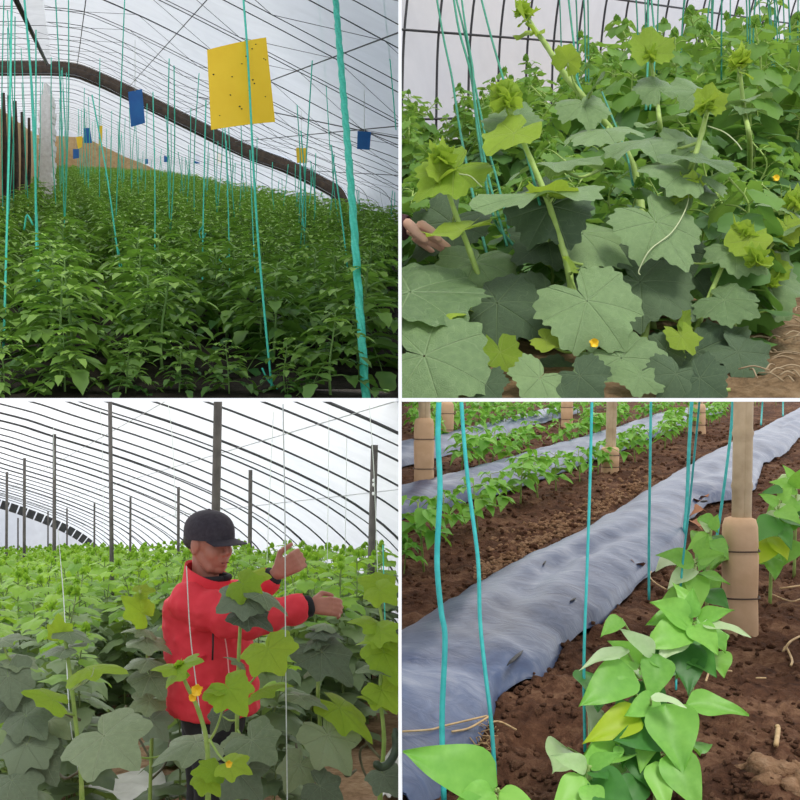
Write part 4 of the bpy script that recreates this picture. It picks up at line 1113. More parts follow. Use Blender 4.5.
vine('cucumber_vine', 'tall cucumber vine at the man\'s outstretched hand, leaves shelving down to a pale one', [foot(318, 4.9), (318, 800, 4.9), (320, 730, 4.9), (318, 690, 4.9), (322, 640, 4.92), (326, 622, 4.95)], .010, .006,
     [((322, 652, 4.84), (364, 692, 4.74), .85, (0, -.55, .8), 'dark', None), ((301, 697, 4.8), (338, 709, 4.72), .55, tp, 'mel', (318, 700, 4.9)), ((340, 708, 4.8), (388, 746, 4.7), .6, (.3, -.5, .8), 'lime', (320, 715, 4.9)),
      ((328, 735, 4.76), (360, 786, 4.66), .9, c, 'mel', (320, 745, 4.88)), ((318, 640, 4.86), (296, 650, 4.8), .8, tp, 'dark', None), ((320, 632, 4.88), (352, 636, 4.84), .8, tp, 'dark', None),
      ((320, 786, 4.7), (352, 806, 4.66), 1.0, c, 'dark', None), ((316, 668, 4.86), (345, 660, 4.8), .7, tp, 'mel', None),
      ((300, 765, 4.8), (280, 800, 4.7), 1., c, 'mel', None), ((326, 625, 4.9), (300, 622, 4.9), .7, tp, 'mel', None)], **KW)
v = vine('cucumber_vine', 'cucumber vine by the partition with a dark curved cucumber', [foot(380, 4.7), (380, 800, 4.7), (384, 740, 4.7), (380, 690, 4.72), (384, 640, 4.75), (378, 596, 4.8)], .010, .006,
     [((380, 585, 4.86), (350, 574, 4.9), .9, c, 'lime', None), ((380, 590, 4.78), (402, 606, 4.7), 1.0, c, 'lime', None), ((382, 640, 4.7), (350, 636, 4.66), .7, tp, 'lime', None), ((384, 652, 4.7), (402, 690, 4.6), .9, c, 'lime', None),
      ((380, 668, 4.7), (348, 668, 4.64), .8, tp, 'mel', None), ((382, 690, 4.7), (402, 720, 4.6), .9, c, 'lime', None), ((378, 700, 4.7), (352, 690, 4.66), .7, tp, 'lime', None),
      ((384, 775, 4.6), (402, 800, 4.5), 1.0, c, 'dark', None), ((376, 624, 4.74), (344, 612, 4.7), .9, (0, -.4, .9), 'lime', None), ((380, 630, 4.7), (404, 640, 4.6), .9, c, 'lime', None)], **KW)
m = MB(); m.tube(spline([P(395, 728, 4.6), P(396, 748, 4.58), P(390, 762, 4.56), P(381, 767, 4.55), P(374, 762, 4.54)], 6), [.008, .011] + [.0165] * 21 + [.012, .006], 9); m.build('cucumber', M_fruit, v)
vine('cucumber_vine', 'cucumber vine rising at the back of the man\'s jacket, grey-green leaves', [foot(150, 5.3), (150, 800, 5.3), (152, 720, 5.3), (148, 660, 5.3), (142, 610, 5.3), (140, 590, 5.3)], .009, .006,
     [((142, 612, 5.26), (118, 590, 5.2), .9, c, 'lime', None), ((146, 640, 5.26), (182, 650, 5.2), .8, tp, 'mel', None), ((148, 660, 5.2), (112, 664, 5.1), .85, tp, 'mel', None), ((150, 676, 5.2), (168, 704, 5.1), 1.0, c, 'mel', None),
      ((150, 700, 5.2), (120, 712, 5.1), .9, c, 'mel', None), ((140, 592, 5.3), (160, 588, 5.3), .9, c, 'lime', None), ((152, 720, 5.2), (172, 744, 5.1), .9, c, 'dark', None), ((145, 630, 5.26), (116, 624, 5.2), .8, tp, 'mel', None)], **KW)

def stalks(label, lst):
    root = [o for o in COL.objects if o.get('label', '').startswith(label)][0]
    for q in lst:
        m = MB(); m.tube(spline([P(*a) for a in q], 6), .0055, 6); m.build('old_stalk', M_dkstalk, root)
stalks('cucumber vine with a broad pale', [[(84, 760, 4.4), (100, 752, 4.6), (120, 726, 4.8), (126, 706, 4.9)], [(82, 770, 4.4), (64, 778, 4.5), (52, 758, 4.6), (50, 730, 4.7)], [(84, 740, 4.4), (106, 732, 4.6), (112, 716, 4.7)], [(80, 720, 4.42), (64, 712, 4.5), (60, 700, 4.6)]])
stalks('cucumber vine rising at the back', [[(151, 760, 5.3), (136, 735, 5.4), (120, 728, 5.5), (112, 712, 5.5)], [(151, 780, 5.3), (165, 764, 5.4), (170, 740, 5.5)]])
stalks('tall cucumber vine at', [[(319, 780, 4.9), (300, 764, 5), (296, 744, 5.1)], [(319, 765, 4.9), (338, 760, 5), (346, 776, 5), (356, 770, 5.1)], [(319, 750, 4.9), (308, 738, 5), (310, 722, 5.1)]])
stalks('cucumber vine by the partition', [[(381, 790, 4.7), (366, 776, 4.8), (360, 752, 4.9), (372, 740, 4.9)], [(382, 760, 4.7), (366, 740, 4.8), (362, 716, 4.9)]])
# ------------------------------------------------------------------ the man
M_jack = simple('red_jacket', (0.74, 0.035, 0.055), 0.7, (0.82, 0.055, 0.075), scale=10, spec=0.3)
M_black = simple('black_cloth', (0.012, 0.012, 0.014), 0.9, (0.025, 0.025, 0.028), scale=20)
M_cap = simple('dark_cap', (0.03, 0.024, 0.034), 0.85, (0.05, 0.042, 0.055), scale=60)
M_face = simple('tanned_skin', (0.40, 0.155, 0.105), 0.5, (0.50, 0.215, 0.15), scale=14, spec=0.35)
M_hair = simple('dark_hair', (0.02, 0.016, 0.014), 0.8, (0.07, 0.06, 0.055), scale=60)
M_eye = simple('eye_dark', (0.012, 0.008, 0.006), 0.2); M_eyew = simple('eye_white', (0.5, 0.45, 0.42), 0.3)
M_zip = simple('dark_zip', (0.02, 0.01, 0.012), 0.5); M_pipe = simple('pale_piping', (0.75, 0.35, 0.35), 0.6)
DM = 5.4
yaw = math.radians(-34); pit = math.radians(5)
Hc = P(210, 542, DM)
HM = Matrix.Translation(Hc) @ Matrix.Rotation(yaw, 4, 'Z') @ Matrix.Rotation(pit, 4, 'Y') @ Matrix.Scale(1.10, 4)
def H(x, y, z): return HM @ Vector((x, y, z))
HR = HM.to_3x3()
gz_man = gC(man_c.x, DM)
b = MB()
b.ellipsoid(H(-.012, 0, .016), (.098, .077, .098), HR, 24, 16)
b.ellipsoid(H(.028, 0, -.050), (.064, .060, .068), HR, 20, 14)
b.ellipsoid(H(.052, 0, -.098), (.032, .034, .026), HR, 14, 10)
b.capsule(H(-.01, -.056, -.035), H(.040, -.036, -.094), .026, .026); b.capsule(H(-.01, .056, -.035), H(.040, .036, -.094), .026, .026)
b.capsule(H(.090, 0, .012), H(.106, 0, -.026), .0115, .0135)
for sg in (-1, 1):
    b.ellipsoid(H(.094, sg * .014, -.034), (.012, .009, .009), HR, 10, 8)
    b.capsule(H(.066, sg * .050, .018), H(.085, sg * .014, .017), .011, .010)
    b.ellipsoid(H(.048, sg * .036, -.032), (.036, .030, .038), HR, 16, 12)
    b.ellipsoid(H(-.008, sg * .080, -.008), (.023, .010, .034), HR, 12, 10)
    b.ellipsoid(H(-.006, sg * .084, -.034), (.010, .007, .011), HR, 8, 6)
b.capsule(H(.083, -.020, -.064), H(.088, 0, -.062), .0075, .009); b.capsule(H(.083, .020, -.064), H(.088, 0, -.062), .0075, .009)
b.capsule(H(.079, -.018, -.078), H(.085, 0, -.079), .0075, .010); b.capsule(H(.079, .018, -.078), H(.085, 0, -.079), .0075, .010)
b.capsule(H(-.025, 0, -.06), P(206, 600, DM), .056, .070)
# trunk, legs
tq = [(205, 618), (207, 640), (212, 670), (214, 705)]
for i in range(3): b.capsule(P(*tq[i], DM), P(*tq[i + 1], DM), .11, .11, 16)
hipL, hipR = P(206, 722, DM + .07), P(214, 722, DM - .07)
ftL = Vector((hipL.x - .05, DM + .12, gz_man + .08)); ftR = Vector((hipR.x - .04, DM - .10, gz_man + .08))
for h_, f_ in ((hipL, ftL), (hipR, ftR)):
    kn = h_.lerp(f_, .48) + Vector((.02, 0, 0))
    b.capsule(h_, kn, .075, .052); b.capsule(kn, f_, .052, .038)
# arms
SR, ER, WR = P(187, 602, DM - .15), P(243, 622, DM - .24), P(309, 606, DM - .14)
SL, EL, WL = P(228, 600, DM + .14), P(252, 596, DM + .02), P(276, 573, DM - .02)
for S_, E_, W_ in ((SR, ER, WR), (SL, EL, WL)):
    b.capsule(S_, E_, .045, .040); b.capsule(E_, W_, .040, .027)
def fingers(b, W_, along, curl, side, sc=1.0, bends=(0.2, 0.55, 0.8), thumb=True, spread=.35):
    """a hand: palm from the wrist along 'along', fingers bending towards 'curl', index on the +side"""
    along = along.normalized(); side = (side - along * side.dot(along)).normalized(); curl = (curl - along * curl.dot(along)); curl = (curl - side * curl.dot(side)).normalized()
    pe = W_ + along * .085 * sc
    for k in (-1.5, -.5, .5, 1.5):
        b.capsule(W_ + along * .012 + side * k * .010 * sc, pe + side * k * .0185 * sc, .0165 * sc, .0125 * sc, 10)
    for k, L in ((1.5, .072), (.5, .080), (-.5, .075), (-1.5, .060)):
        p = pe + side * k * .0195 * sc; ang = 0.0; r0 = .0100 * sc
        for q, (fr_, bd) in enumerate(zip((.45, .32, .26), bends)):
            ang += bd; dv = along * math.cos(ang) + curl * math.sin(ang) + side * k * .06 * spread
            p2 = p + dv.normalized() * L * sc * fr_ * 1.12; b.capsule(p, p2, r0, r0 * .9, 10); p = p2; r0 *= .9
    if thumb:
        p = W_ + along * .025 * sc + side * .028 * sc; dv = (along * .6 + side * .75 + curl * .45).normalized()
        p2 = p + dv * .042 * sc; b.capsule(p, p2, .0145 * sc, .0115 * sc, 10); dv = (along * .85 + side * .05 + curl * .6).normalized()
        p3 = p2 + dv * .034 * sc; b.capsule(p2, p3, .0112 * sc, .0100 * sc, 10); b.capsule(p3, p3 + (dv + curl * .5).normalized() * .022 * sc, .0100 * sc, .0085 * sc, 10)
fingers(b, WR, Vector((1, .05, -.02)), Vector((.1, .9, -.45)), Vector((0, .45, .9)), 1.12, (.5, .75, .6))
fingers(b, WL, Vector((.86, -.1, .50)), Vector((.25, .95, 0)), Vector((-.5, 0, .86)), 1.22, (.95, 1.25, 1.0))
man = b.build('person', M_face)
finish(man, 0.0050, 5)
tag(man, 'man in a red jacket and dark cap tending the cucumber vines with both hands', 'person')
def ring_loft(m, rings, n=28):
    """rings: centre, rx, ry, turn"""
    G = []
    for (cc, rx, ry, an) in rings:
        row = []
        for j in range(n + 1):
            t = 2 * math.pi * j / n; x = rx * math.copysign(abs(math.cos(t)) ** .85, math.cos(t)); y = ry * math.copysign(abs(math.sin(t)) ** .85, math.sin(t))
            row.append(cc + Vector((x * math.cos(an) - y * math.sin(an), x * math.sin(an) + y * math.cos(an), 0)))
        G.append(row)
    return G
# jacket: trunk and sleeves in one skin
j = MB(); an = math.radians(-40)
G = ring_loft(j, [(P(207, 586, DM), .075, .075, an), (P(206, 590, DM), .10, .13, an), (P(205, 597, DM), .135, .19, an), (P(206, 612, DM), .155, .205, an), (P(208, 640, DM), .165, .205, an),
                  (P(211, 670, DM), .172, .21, an), (P(213, 695, DM), .178, .212, an), (P(213.5, 711, DM), .180, .214, an), (P(213.5, 713, DM), .160, .19, an)])
j.grid(G); j.add(G[0][:-1], [tuple(range(len(G[0]) - 1))]); j.add(G[-1][:-1], [tuple(range(len(G[0]) - 2, -1, -1))])
def sleeve(S_, E_, W_, ra, rb, rc, seed):
    r2 = random.Random(seed); pts = spline([S_, S_.lerp(E_, .5), E_, E_.lerp(W_, .5), W_], 8)
    n = len(pts); rr = [(lerp(ra, rb, min(1, 2 * k / n)) if k < n / 2 else lerp(rb, rc, 2 * k / n - 1)) * (1 + .05 * math.sin(k * 1.1 + seed) + r2.uniform(-.015, .015)) for k in range(n)]
    j.tube(pts, rr, 16)
    j.ellipsoid(S_, (ra * .97,) * 3, nu=16, nv=10)
sleeve(SR, ER, WR - (WR - ER).normalized() * .02, .090, .080, .060, 1)
sleeve(SL, EL, WL - (WL - EL).normalized() * .025, .092, .072, .056, 2)
# folds across the trunk and the upper arm
for k, (a, q) in enumerate([((176, 640), (196, 628)), ((178, 668), (205, 655)), ((184, 690), (214, 684)), ((200, 616), (232, 632)), ((196, 606), (222, 618))]):
    j.capsule(P(*a, DM - .17), P(*q, DM - .205), .016, .010)
jk = j.build('jacket', M_jack, man); finish(jk, 0.010, 4)
tx = bpy.data.textures.new('cloth_folds', 'CLOUDS'); tx.noise_scale = 0.09; tx.noise_depth = 2
dm = jk.modifiers.new('folds', 'DISPLACE'); dm.texture = tx; dm.strength = 0.030; dm.mid_level = 0.5
cl = MB()
cp = ring_loft(cl, [(P(206, 592, DM), .112, .120, an), (P(207, 580, DM - .005), .102, .104, an), (P(208, 567, DM - .005), .098, .098, an)], 24)
for i, row in enumerate(cp):
    for q, p in enumerate(row):
        cp[i][q] = p + Vector((0, 0, 0.042 * math.cos(2 * math.pi * q / 24 - 3.4) * i / 2 - .008 * i))
cl.grid(cp); cl.grid([[p.lerp(P(207, 582, DM), .10) for p in row][::-1] for row in cp]); cl.grid([cp[-1], [p.lerp(P(207, 582, DM), .10) for p in cp[-1]]])
cl.build('collar', M_jack, man)
m = MB(); m.tube(ring_loft(m, [(P(210, 577, DM - .005), .082, .082, an)], 24)[0][:-1] + [ring_loft(m, [(P(210, 577, DM - .005), .082, .082, an)], 24)[0][0]], .014, 8); m.build('inner_collar', M_black, man)
# pocket zip, front piping
def on_front(u, v, dd): return P(u, v, DM + dd)
m = MB(); m.tube([on_front(213, 630, -.228), on_front(213, 645, -.232), on_front(212.5, 660, -.232)], .0045, 6); m.build('pocket_zip', M_zip, man)
m = MB(); m.tube(spline([on_front(222, 622, -.222), on_front(227, 650, -.222), on_front(230, 680, -.222), on_front(238, 702, -.210)], 5), .0028, 5); m.build('front_piping', M_pipe, man)
m = MB(); m.ellipsoid(on_front(198, 579, -.098), (.006, .004, .006), nu=8, nv=6); m.build('snap_button', M_zip, man)
cu = MB()
d_ = (WR - ER).normalized(); cu.tube([WR - d_ * .03, WR + d_ * .006, WR + d_ * .016], [.052, .047, .038], 16); cu.build('cuff', M_black, man)
cu = MB(); d_ = (WL - EL).normalized(); cu.tube([WL - d_ * .035, WL - d_ * .012], [.050, .043], 16); cu.build('cuff', M_black, man)
t = MB()
for h_, f_ in ((hipL, ftL), (hipR, ftR)):
    kn = h_.lerp(f_, .48) + Vector((.02, 0, 0)); t.capsule(h_, kn, .115, .088, 14); t.capsule(kn, f_ - Vector((0, 0, .02)), .088, .07, 14)
t.capsule(P(212, 706, DM + .03), P(214, 718, DM - .03), .155, .145, 16)
tr = t.build('trousers', M_black, man); finish(tr, .012, 4)
for f_ in (ftL, ftR):
    s_ = MB(); s_.ellipsoid(f_ + Vector((.05, -.02, -.04)), (.14, .052, .045), Matrix.Rotation(yaw, 3, 'Z'), 16, 10); s_.build('shoe', M_black, man)
# cap
cpm = MB(); CM = HM @ Matrix.Translation((-.010, 0, .036)) @ Matrix.Scale(1.0, 4) @ Matrix.Rotation(math.radians(-4), 4, 'Y')
G = []
for i in range(11):
    ph = math.pi / 2 * (1 - i / 10) ; row = []
    for k in range(33):
        th = 2 * math.pi * k / 32; cr = math.cos(ph) if i < 10 else 1
        hh = .095 * math.sin(ph) ** .8 if ph > 0 else 0.0
        row.append(CM @ Vector((.113 * cr * math.cos(th) + (.004 if math.cos(th) > 0 else 0) * cr, .090 * cr * math.sin(th), hh)))
    G.append(row)
cpm.grid(G); cpm.grid([[p for p in G[-1]], [p + (CM.to_3x3() @ Vector((0, 0, -.022))) for p in G[-1]]])
cap = cpm.build('cap', M_cap, man)
bm_ = MB(); rows = []
for i in range(7):
    a = i / 6; row = []
    for k in range(17):
        th = math.radians(-62 + 124 * k / 16); ext = .078 * a * math.cos(th * .95) ** .6
        x = .112 * math.cos(th) + ext; y = .088 * math.sin(th) * (1 + .04 * a)
        row.append(CM @ Vector((x, y, -.016 - .012 * a - .16 * y * y * (1 + a) * 4)))
    rows.append(row)
bm_.grid(rows); bm_.grid([[p + (CM.to_3x3() @ Vector((0, 0, -.004))) for p in r][::-1] for r in rows]); bm_.grid([rows[-1], [p + (CM.to_3x3() @ Vector((0, 0, -.004))) for p in rows[-1]]])
bm_.build('brim', M_cap, cap)
m = MB(); m.ellipsoid(CM @ Vector((0, 0, .095)), (.009, .009, .005), nu=8, nv=6); m.build('button', M_cap, cap)
# hair, eyes, brows
hr = MB()
for sg in (-1, 1):
    hr.ellipsoid(H(-.045, sg * .060, .004), (.045, .024, .034), HR, 14, 10)
hr.ellipsoid(H(-.078, 0, -.005), (.034, .058, .042), HR, 14, 10); hr.build('hair', M_hair, man)
for sg in (-1, 1):
    e = MB(); e.ellipsoid(H(.083, sg * .031, .004), (.010, .013, .0065), HR, 12, 8); eo = e.build('eye', M_eyew, man)
    e = MB(); e.ellipsoid(H(.0905, sg * .030, .0035), (.004, .0065, .0058), HR, 10, 8); e.build('iris', M_eye, eo)
    e = MB(); e.capsule(H(.080, sg * .045, .0095), H(.091, sg * .020, .0095), .0036, .0036, 8); e.build('eyelid', M_face, man)
    e = MB(); e.capsule(H(.074, sg * .050, .0195), H(.093, sg * .018, .0185), .0040, .0048, 8); e.build('eyebrow', M_hair, man)
m = MB(); m.capsule(H(.0905, -.020, -.0712), H(.0905, .020, -.0712), .0026, .0026, 8); m.build('mouth_line', simple('lip_line', (.16, .04, .03), .6), man)
confine([o for o in COL.objects if o not in mark], CUT)

# ================================================================== bean seedlings in mulched rows (lower bay)
from mathutils import noise as mnoise
mark = set(COL.objects)
M_soil_br = soil_mat('brown_soil', (0.035, 0.014, 0.008), (0.12, 0.056, 0.032), (0.30, 0.17, 0.10), 5.0, 0.9)
M_clod = soil_mat('soil_clods', (0.05, 0.022, 0.013), (0.14, 0.068, 0.04), (0.27, 0.15, 0.09), 9.0, 0.9)
M_clay = simple('clay_block', (0.55, 0.35, 0.20), 0.9, (0.70, 0.48, 0.31), scale=9, bumpy=0.4)
M_bamboo = simple('bamboo', (0.36, 0.26, 0.15), 0.55, (0.55, 0.43, 0.28), scale=14, bumpy=0.15)
M_wire = simple('rusty_wire', (0.05, 0.03, 0.02), 0.6)
M_bean = leaf_mat('bean_leaf', (0.10, 0.33, 0.04), (0.30, 0.62, 0.11), (0.3, 0.6, 0.15), trans=0.30, tcol=(0.35, 0.7, 0.06), rough=0.42, veins=False)
M_bean_pale = leaf_mat('pale_bean_leaf', (0.30, 0.52, 0.16), (0.58, 0.72, 0.42), (.5, .7, .3), trans=0.3, rough=0.35, veins=False)
M_bean_dark = leaf_mat('deep_green_bean_leaf', (0.04, 0.16, 0.03), (0.09, 0.28, 0.05), (.2, .4, .1), trans=0.25, rough=0.45, veins=False)
M_bean_yel = leaf_mat('yellow_bean_leaf', (0.32, 0.50, 0.02), (0.50, 0.62, 0.04), (.5, .6, .1), trans=0.4, rough=0.45, veins=False)
M_bstem = simple('bean_stem', (0.22, 0.36, 0.08), 0.55, (0.36, 0.46, 0.14), scale=30)
M_straw = simple('straw', (0.42, 0.27, 0.12), 0.7, (0.62, 0.45, 0.25), scale=40)
M_ribbon = simple('aqua_twine', (0.02, 0.36, 0.36), 0.45, (0.05, 0.50, 0.48), scale=50)
M_tuft = simple('dry_tuft', (0.35, 0.22, 0.10), 0.9, (0.5, 0.34, 0.18), scale=30)

HB, SBR = 0.77, 62.0 / F
def GR(u, v, up=0.0):
    y = HB / (SBR - (400 - v) / F)
    return Vector(((u - 400) / F * y, y, -HB + SBR * y + up))
def gR(y): return -HB + SBR * y
mul = []                                      # mulch strips as (left edge, right edge) in picture positions
mul.append(([(-200, 1042), (0, 909), (100, 843), (200, 777), (300, 711), (360, 672), (400, 645), (450, 612), (490, 585), (540, 561), (580, 541), (620, 515), (650, 495), (700, 464), (750, 439), (800, 411), (840, 394)],
            [(300, 960), (380, 860), (440, 800), (470, 760), (492, 722), (497, 700), (520, 688), (542, 680), (552, 672), (562, 652), (585, 632), (605, 622), (625, 600), (645, 580), (684, 548), (686, 525), (707, 505), (733, 500), (755, 491), (763, 465), (786, 454), (800, 437), (840, 412)]))
mul.append(([(250, 538), (360, 505), (400, 496), (450, 482), (505, 466), (550, 452), (600, 438), (650, 421), (687, 413), (720, 405)], [(250, 561), (360, 533), (400, 521), (445, 509), (512, 491), (570, 470), (620, 452), (650, 440), (690, 423), (725, 412)]))
mul.append(([(200, 480), (380, 452), (420, 446), (470, 433), (530, 417), (580, 407)], [(200, 512), (380, 474), (420, 464), (470, 450), (530, 427), (580, 413)]))
def edge_fn(e):
    p = sorted([GR(*q) for q in e], key=lambda q: q.y); return [q.y for q in p], [q.x for q in p]
EDG = [(edge_fn(a), edge_fn(b)) for a, b in mul]
def cover(x, y):
    for (ly, lx), (ry, rx) in EDG:
        a = np.interp(y, ly, lx); b = np.interp(y, ry, rx)
        if a < x < b and min(ly) < y < max(ly): return (x - a) / (b - a), b - a
    return None
holes = [(GR(545, 735), .10, .05), (GR(520, 770), .12, .04), (GR(610, 640), .08, .03)]
def lump(x, y):
    z = 0.012 * mnoise.fractal(Vector((x * 7, y * 5, 0)), 1.0, 2.0, 4) + 0.024 * abs(mnoise.noise(Vector((x * 16, y * 14, 3.0)))) + 0.018 * abs(mnoise.noise(Vector((x * 42, y * 38, 7.0)))) - .014
    z += 0.03 * mnoise.noise(Vector((x * 1.3, y * 1.1, 5.0)))
    return z
def ground(x, y):
    c_ = cover(x, y)
    z = gR(y) + lump(x, y)
    if c_: z = gR(y) - 0.01 + 0.3 * lump(x, y)
    for p, r, dp in holes:
        q = ((x - p.x) ** 2 + (y - p.y) ** 2) ** .5 / r
        if q < 1.6: z -= dp * math.exp(-q * q * 1.5)
    return z
m = MB()
ys = [1.45]
while ys[-1] < 14.85: ys.append(ys[-1] + 0.0085 * ys[-1])
G = []
for y in ys:
    w = y * .345 + .7; n = 170
    G.append([Vector((0.0 + w * k / n, y, ground(w * k / n, y))) for k in range(n + 1)])
m.grid(G); tag(m.build('floor', M_soil_br), kind='structure')

# mulch film
def mulch_mat():
    mt, nt, N, L = new_mat('silver_black_mulch')
    o = N.new('ShaderNodeOutputMaterial'); p = N.new('ShaderNodeBsdfPrincipled')
    a = noise(nt, 3.0, 5, dist=0.6); b = noise(nt, 14.0, 5, dist=1.2)
    f = math_node(nt, 'ADD', math_node(nt, 'MULTIPLY', a, .6), math_node(nt, 'MULTIPLY', b, .4))
    L.new(ramp(nt, f, [(0.38, (0.030, 0.048, 0.115)), (0.54, (0.075, 0.108, 0.205)), (0.70, (0.21, 0.235, 0.31))]), p.inputs['Base Color'])
    p.inputs['Roughness'].default_value = 0.36; p.inputs['Specular IOR Level'].default_value = 0.32
    L.new(bump(nt, b, 0.22, 0.012), p.inputs['Normal']); L.new(p.outputs[0], o.inputs['Surface'])
    return mt
M_mulch = mulch_mat()
M_slit = simple('mulch_slit', (0.006, 0.006, 0.008), 0.6)
LABM = ['dark silver-blue mulch film of the wide torn strip across the middle bed', 'silver-blue mulch film of the narrow strip behind the second row of beans', 'silver-blue mulch film glimpsed far back beside the clay post bases']
sheets = []
def mul_pt(i, t, a):
    (ly, lx), (ry, rx) = EDG[i]
    y = t; x0 = np.interp(y, ly, lx); x1 = np.interp(y, ry, rx); w = x1 - x0
    x = x0 + (x1 - x0) * a
    z = gR(y) + 0.012 + 0.055 * min(1, w / .4) * math.sin(math.pi * min(max(a, 0.02), .98)) ** .7
    z += 0.012 * mnoise.noise(Vector((x * 6 + y * 3, y * 2.2 - x * 3, i))) + 0.0035 * mnoise.noise(Vector((x * 20 + y * 9, y * 6, i + 4)))
    z -= 0.028 * math.exp(-((a - (.55 + .1 * math.sin(y * 3))) / .12) ** 2) * min(1, w / .4) * (0.5 + 0.5 * math.sin(y * 2.1))
    return Vector((x, y, z + .02))
for i, ((ly, lx), (ry, rx)) in enumerate(EDG):
    m = MB(); y0 = max(min(ly), min(ry)); y1 = min(max(ly), max(ry)); yy = [max(y0, 1.9)]
    while yy[-1] < y1: yy.append(min(yy[-1] * 1.008, y1) if yy[-1] * 1.008 < y1 - 1e-4 else y1)
    rows = [[mul_pt(i, y, a / 30) for a in range(31)] for y in yy]
    for r in rows: r[0] = r[0] - Vector((.004, 0, .035)); r[-1] = r[-1] - Vector((-.002, 0, .03))
    m.grid(rows); m.grid([[p - Vector((0, 0, .003)) for p in r][::-1] for r in rows])
    o = m.build('mulch_film', M_mulch); tag(o, LABM[i], 'mulch film'); sheets.append(o)
# slits and a straw on the strip
def on_mulch(u, v):
    q = GR(u, v)
    for _ in range(6):
        c_ = cover(q.x, q.y)
        if not c_: break
        z = mul_pt(0, q.y, c_[0]).z - gR(q.y); y = (HB - z) / (SBR - (400 - v) / F); q = Vector(((u - 400) / F * y, y, 0))
        q.z = mul_pt(0, y, c_[0]).z
    return q
for a, b_, w in [((507, 667), (523, 652), .006), ((570, 603), (576, 599), .004), ((543, 566), (546, 562), .003), ((700, 503), (708, 500), .012)]:
    p, q = on_mulch(*a) + Vector((0, 0, .004)), on_mulch(*b_) + Vector((0, 0, .004))
    m = MB(); m.tube([p, p.lerp(q, .3), p.lerp(q, .7), q], [.001, w, w, .001], 6, flat=.4); m.build('slit', M_slit, sheets[0])

# clods: nobody could count them
m = MB(); r_ = random.Random(77); nC = 0
proto = []
for k in range(6):
    q = MB(); q.ellipsoid((0, 0, 0), (1, r_.uniform(.7, 1), r_.uniform(.5, .8)), nu=8, nv=6)
    q.v = [tuple(Vector(p) * (1 + .7 * mnoise.noise(Vector(p) * 1.6 + Vector((k * 9, 0, 0))))) for p in q.v]; proto.append(q)
while nC < 2600:
    y = 1.9 + 9 * r_.random() ** 1.6; x = r_.uniform(.01, y * .34)
    if cover(x, y) or cover(x + .05, y) : continue
    u = 400 + F * x / y; s_ = r_.uniform(.003, .0095) * (1.6 if r_.random() < .1 else 1) * (0.7 + 0.12 * y)
    m.merge(proto[r_.randrange(6)], Matrix.Translation((x, y, ground(x, y) + s_ * .25)) @ Matrix.Rotation(r_.uniform(0, 6.28), 4, 'Z') @ Matrix.Scale(s_, 4)); nC += 1
o = m.build('soil_clods', M_clod); tag(o, 'crumbled brown clods scattered over the bare soil of the bean rows', 'soil clods', kind='stuff')

M_dry = soil_mat('dry_soil_crumbs', (0.22, 0.115, 0.06), (0.36, 0.21, 0.12), (0.50, 0.33, 0.21), 9.0, 0.8)
m = MB()
for k in range(900):
    t = r_.random(); u = lerp(474, 655, t); v = lerp(590, 484, t) - 4 - abs(r_.gauss(0, 13)) * (1.1 - .5 * t); q = GR(u, v); s_ = r_.uniform(.003, .011) * (.7 + .1 * q.y)
    if cover(q.x, q.y): continue
    m.merge(proto[r_.randrange(6)], Matrix.Translation((q.x, q.y, ground(q.x, q.y) + s_ * .3)) @ Matrix.Rotation(r_.uniform(0, 6.28), 4, 'Z') @ Matrix.Scale(s_, 4))
tag(m.build('dry_crumbs', M_dry), 'pale dry soil crumbs heaped along the upper edge of the wide mulch strip', 'soil crumbs', kind='stuff')
# bamboo posts on clay feet
def post(pu, pv0, pv1, bu, bv0, bv1, label, tilt=0.0, nodes=()):
    base = GR(bu, bv1); d = base.y; px = d / F
    e = thing('bamboo_post', label, 'post', base - Vector((0, 0, .03)))
    top = P(bu, bv0, d); top.x = base.x; w = 17.5 * (3.25 / d) / 1.0
    rb = (0.046 if d < 4 else 0.052)
    m = MB(); z0 = base.z - .04; z1 = top.z; rows = []
    for t, k in ((0, 1.0), (.2, 1.0), (.33, .97), (.36, .92), (.39, .97), (.70, 1.02), (.735, .93), (.77, 1.0), (.93, .98), (.985, .86), (1.0, .6), (1.0, .02)):
        row = []
        for q in range(29):
            th = 2 * math.pi * q / 28; cx, cy = math.cos(th), math.sin(th); sq = max(abs(cx), abs(cy)) ** -.45
            rr = rb * k * sq * (1 + .03 * mnoise.noise(Vector((cx * 2, cy * 2, t * 5 + bu))))
            row.append(Vector((base.x + cx * rr, d + cy * rr, lerp(z0, z1, t))))
        rows.append(row)
    m.grid(rows); m.build('clay_foot', M_clay, e)
    for t in (.36, .735):
        zz = lerp(z0, z1, t); m = MB(); m.tube([Vector((base.x + math.cos(a) * rb * 1.07 * max(abs(math.cos(a)), abs(math.sin(a))) ** -.4, d + math.sin(a) * rb * 1.07 * max(abs(math.cos(a)), abs(math.sin(a))) ** -.4, zz)) for a in [2 * math.pi * k / 24 for k in range(25)]], .0022, 6); m.build('wire_tie', M_wire, e)
    a = Vector((base.x + .004, d, z1 - .02)); b_ = P(pu, pv0, d); r = rb * .58; m = MB()
    for off, rr in ((-.30, .72), (.30, .70)):
        pts, rs = [], []
        for k in range(31):
            t = k / 30; p = a.lerp(b_, t) + Vector((off * r, 0, 0)); n_ = min([abs(t - q) for q in nodes] or [1]); pts.append(p); rs.append(r * rr * (1.16 if n_ < .018 else 1.0))
        m2 = MB(); m2.tube(pts, rs, 12); m2.build('bamboo_cane', M_bamboo, e)
    return e
post(744, 380, 0, 740, 517, 626, 'bamboo post on a tall wired clay foot beside the bean seedlings, biggest of the posts', nodes=(.26, .62))
post(612.5, 380, 0, 610, 447, 471, 'bamboo post on a clay foot rising between the narrow mulch strip and the torn strip', nodes=(.5,))
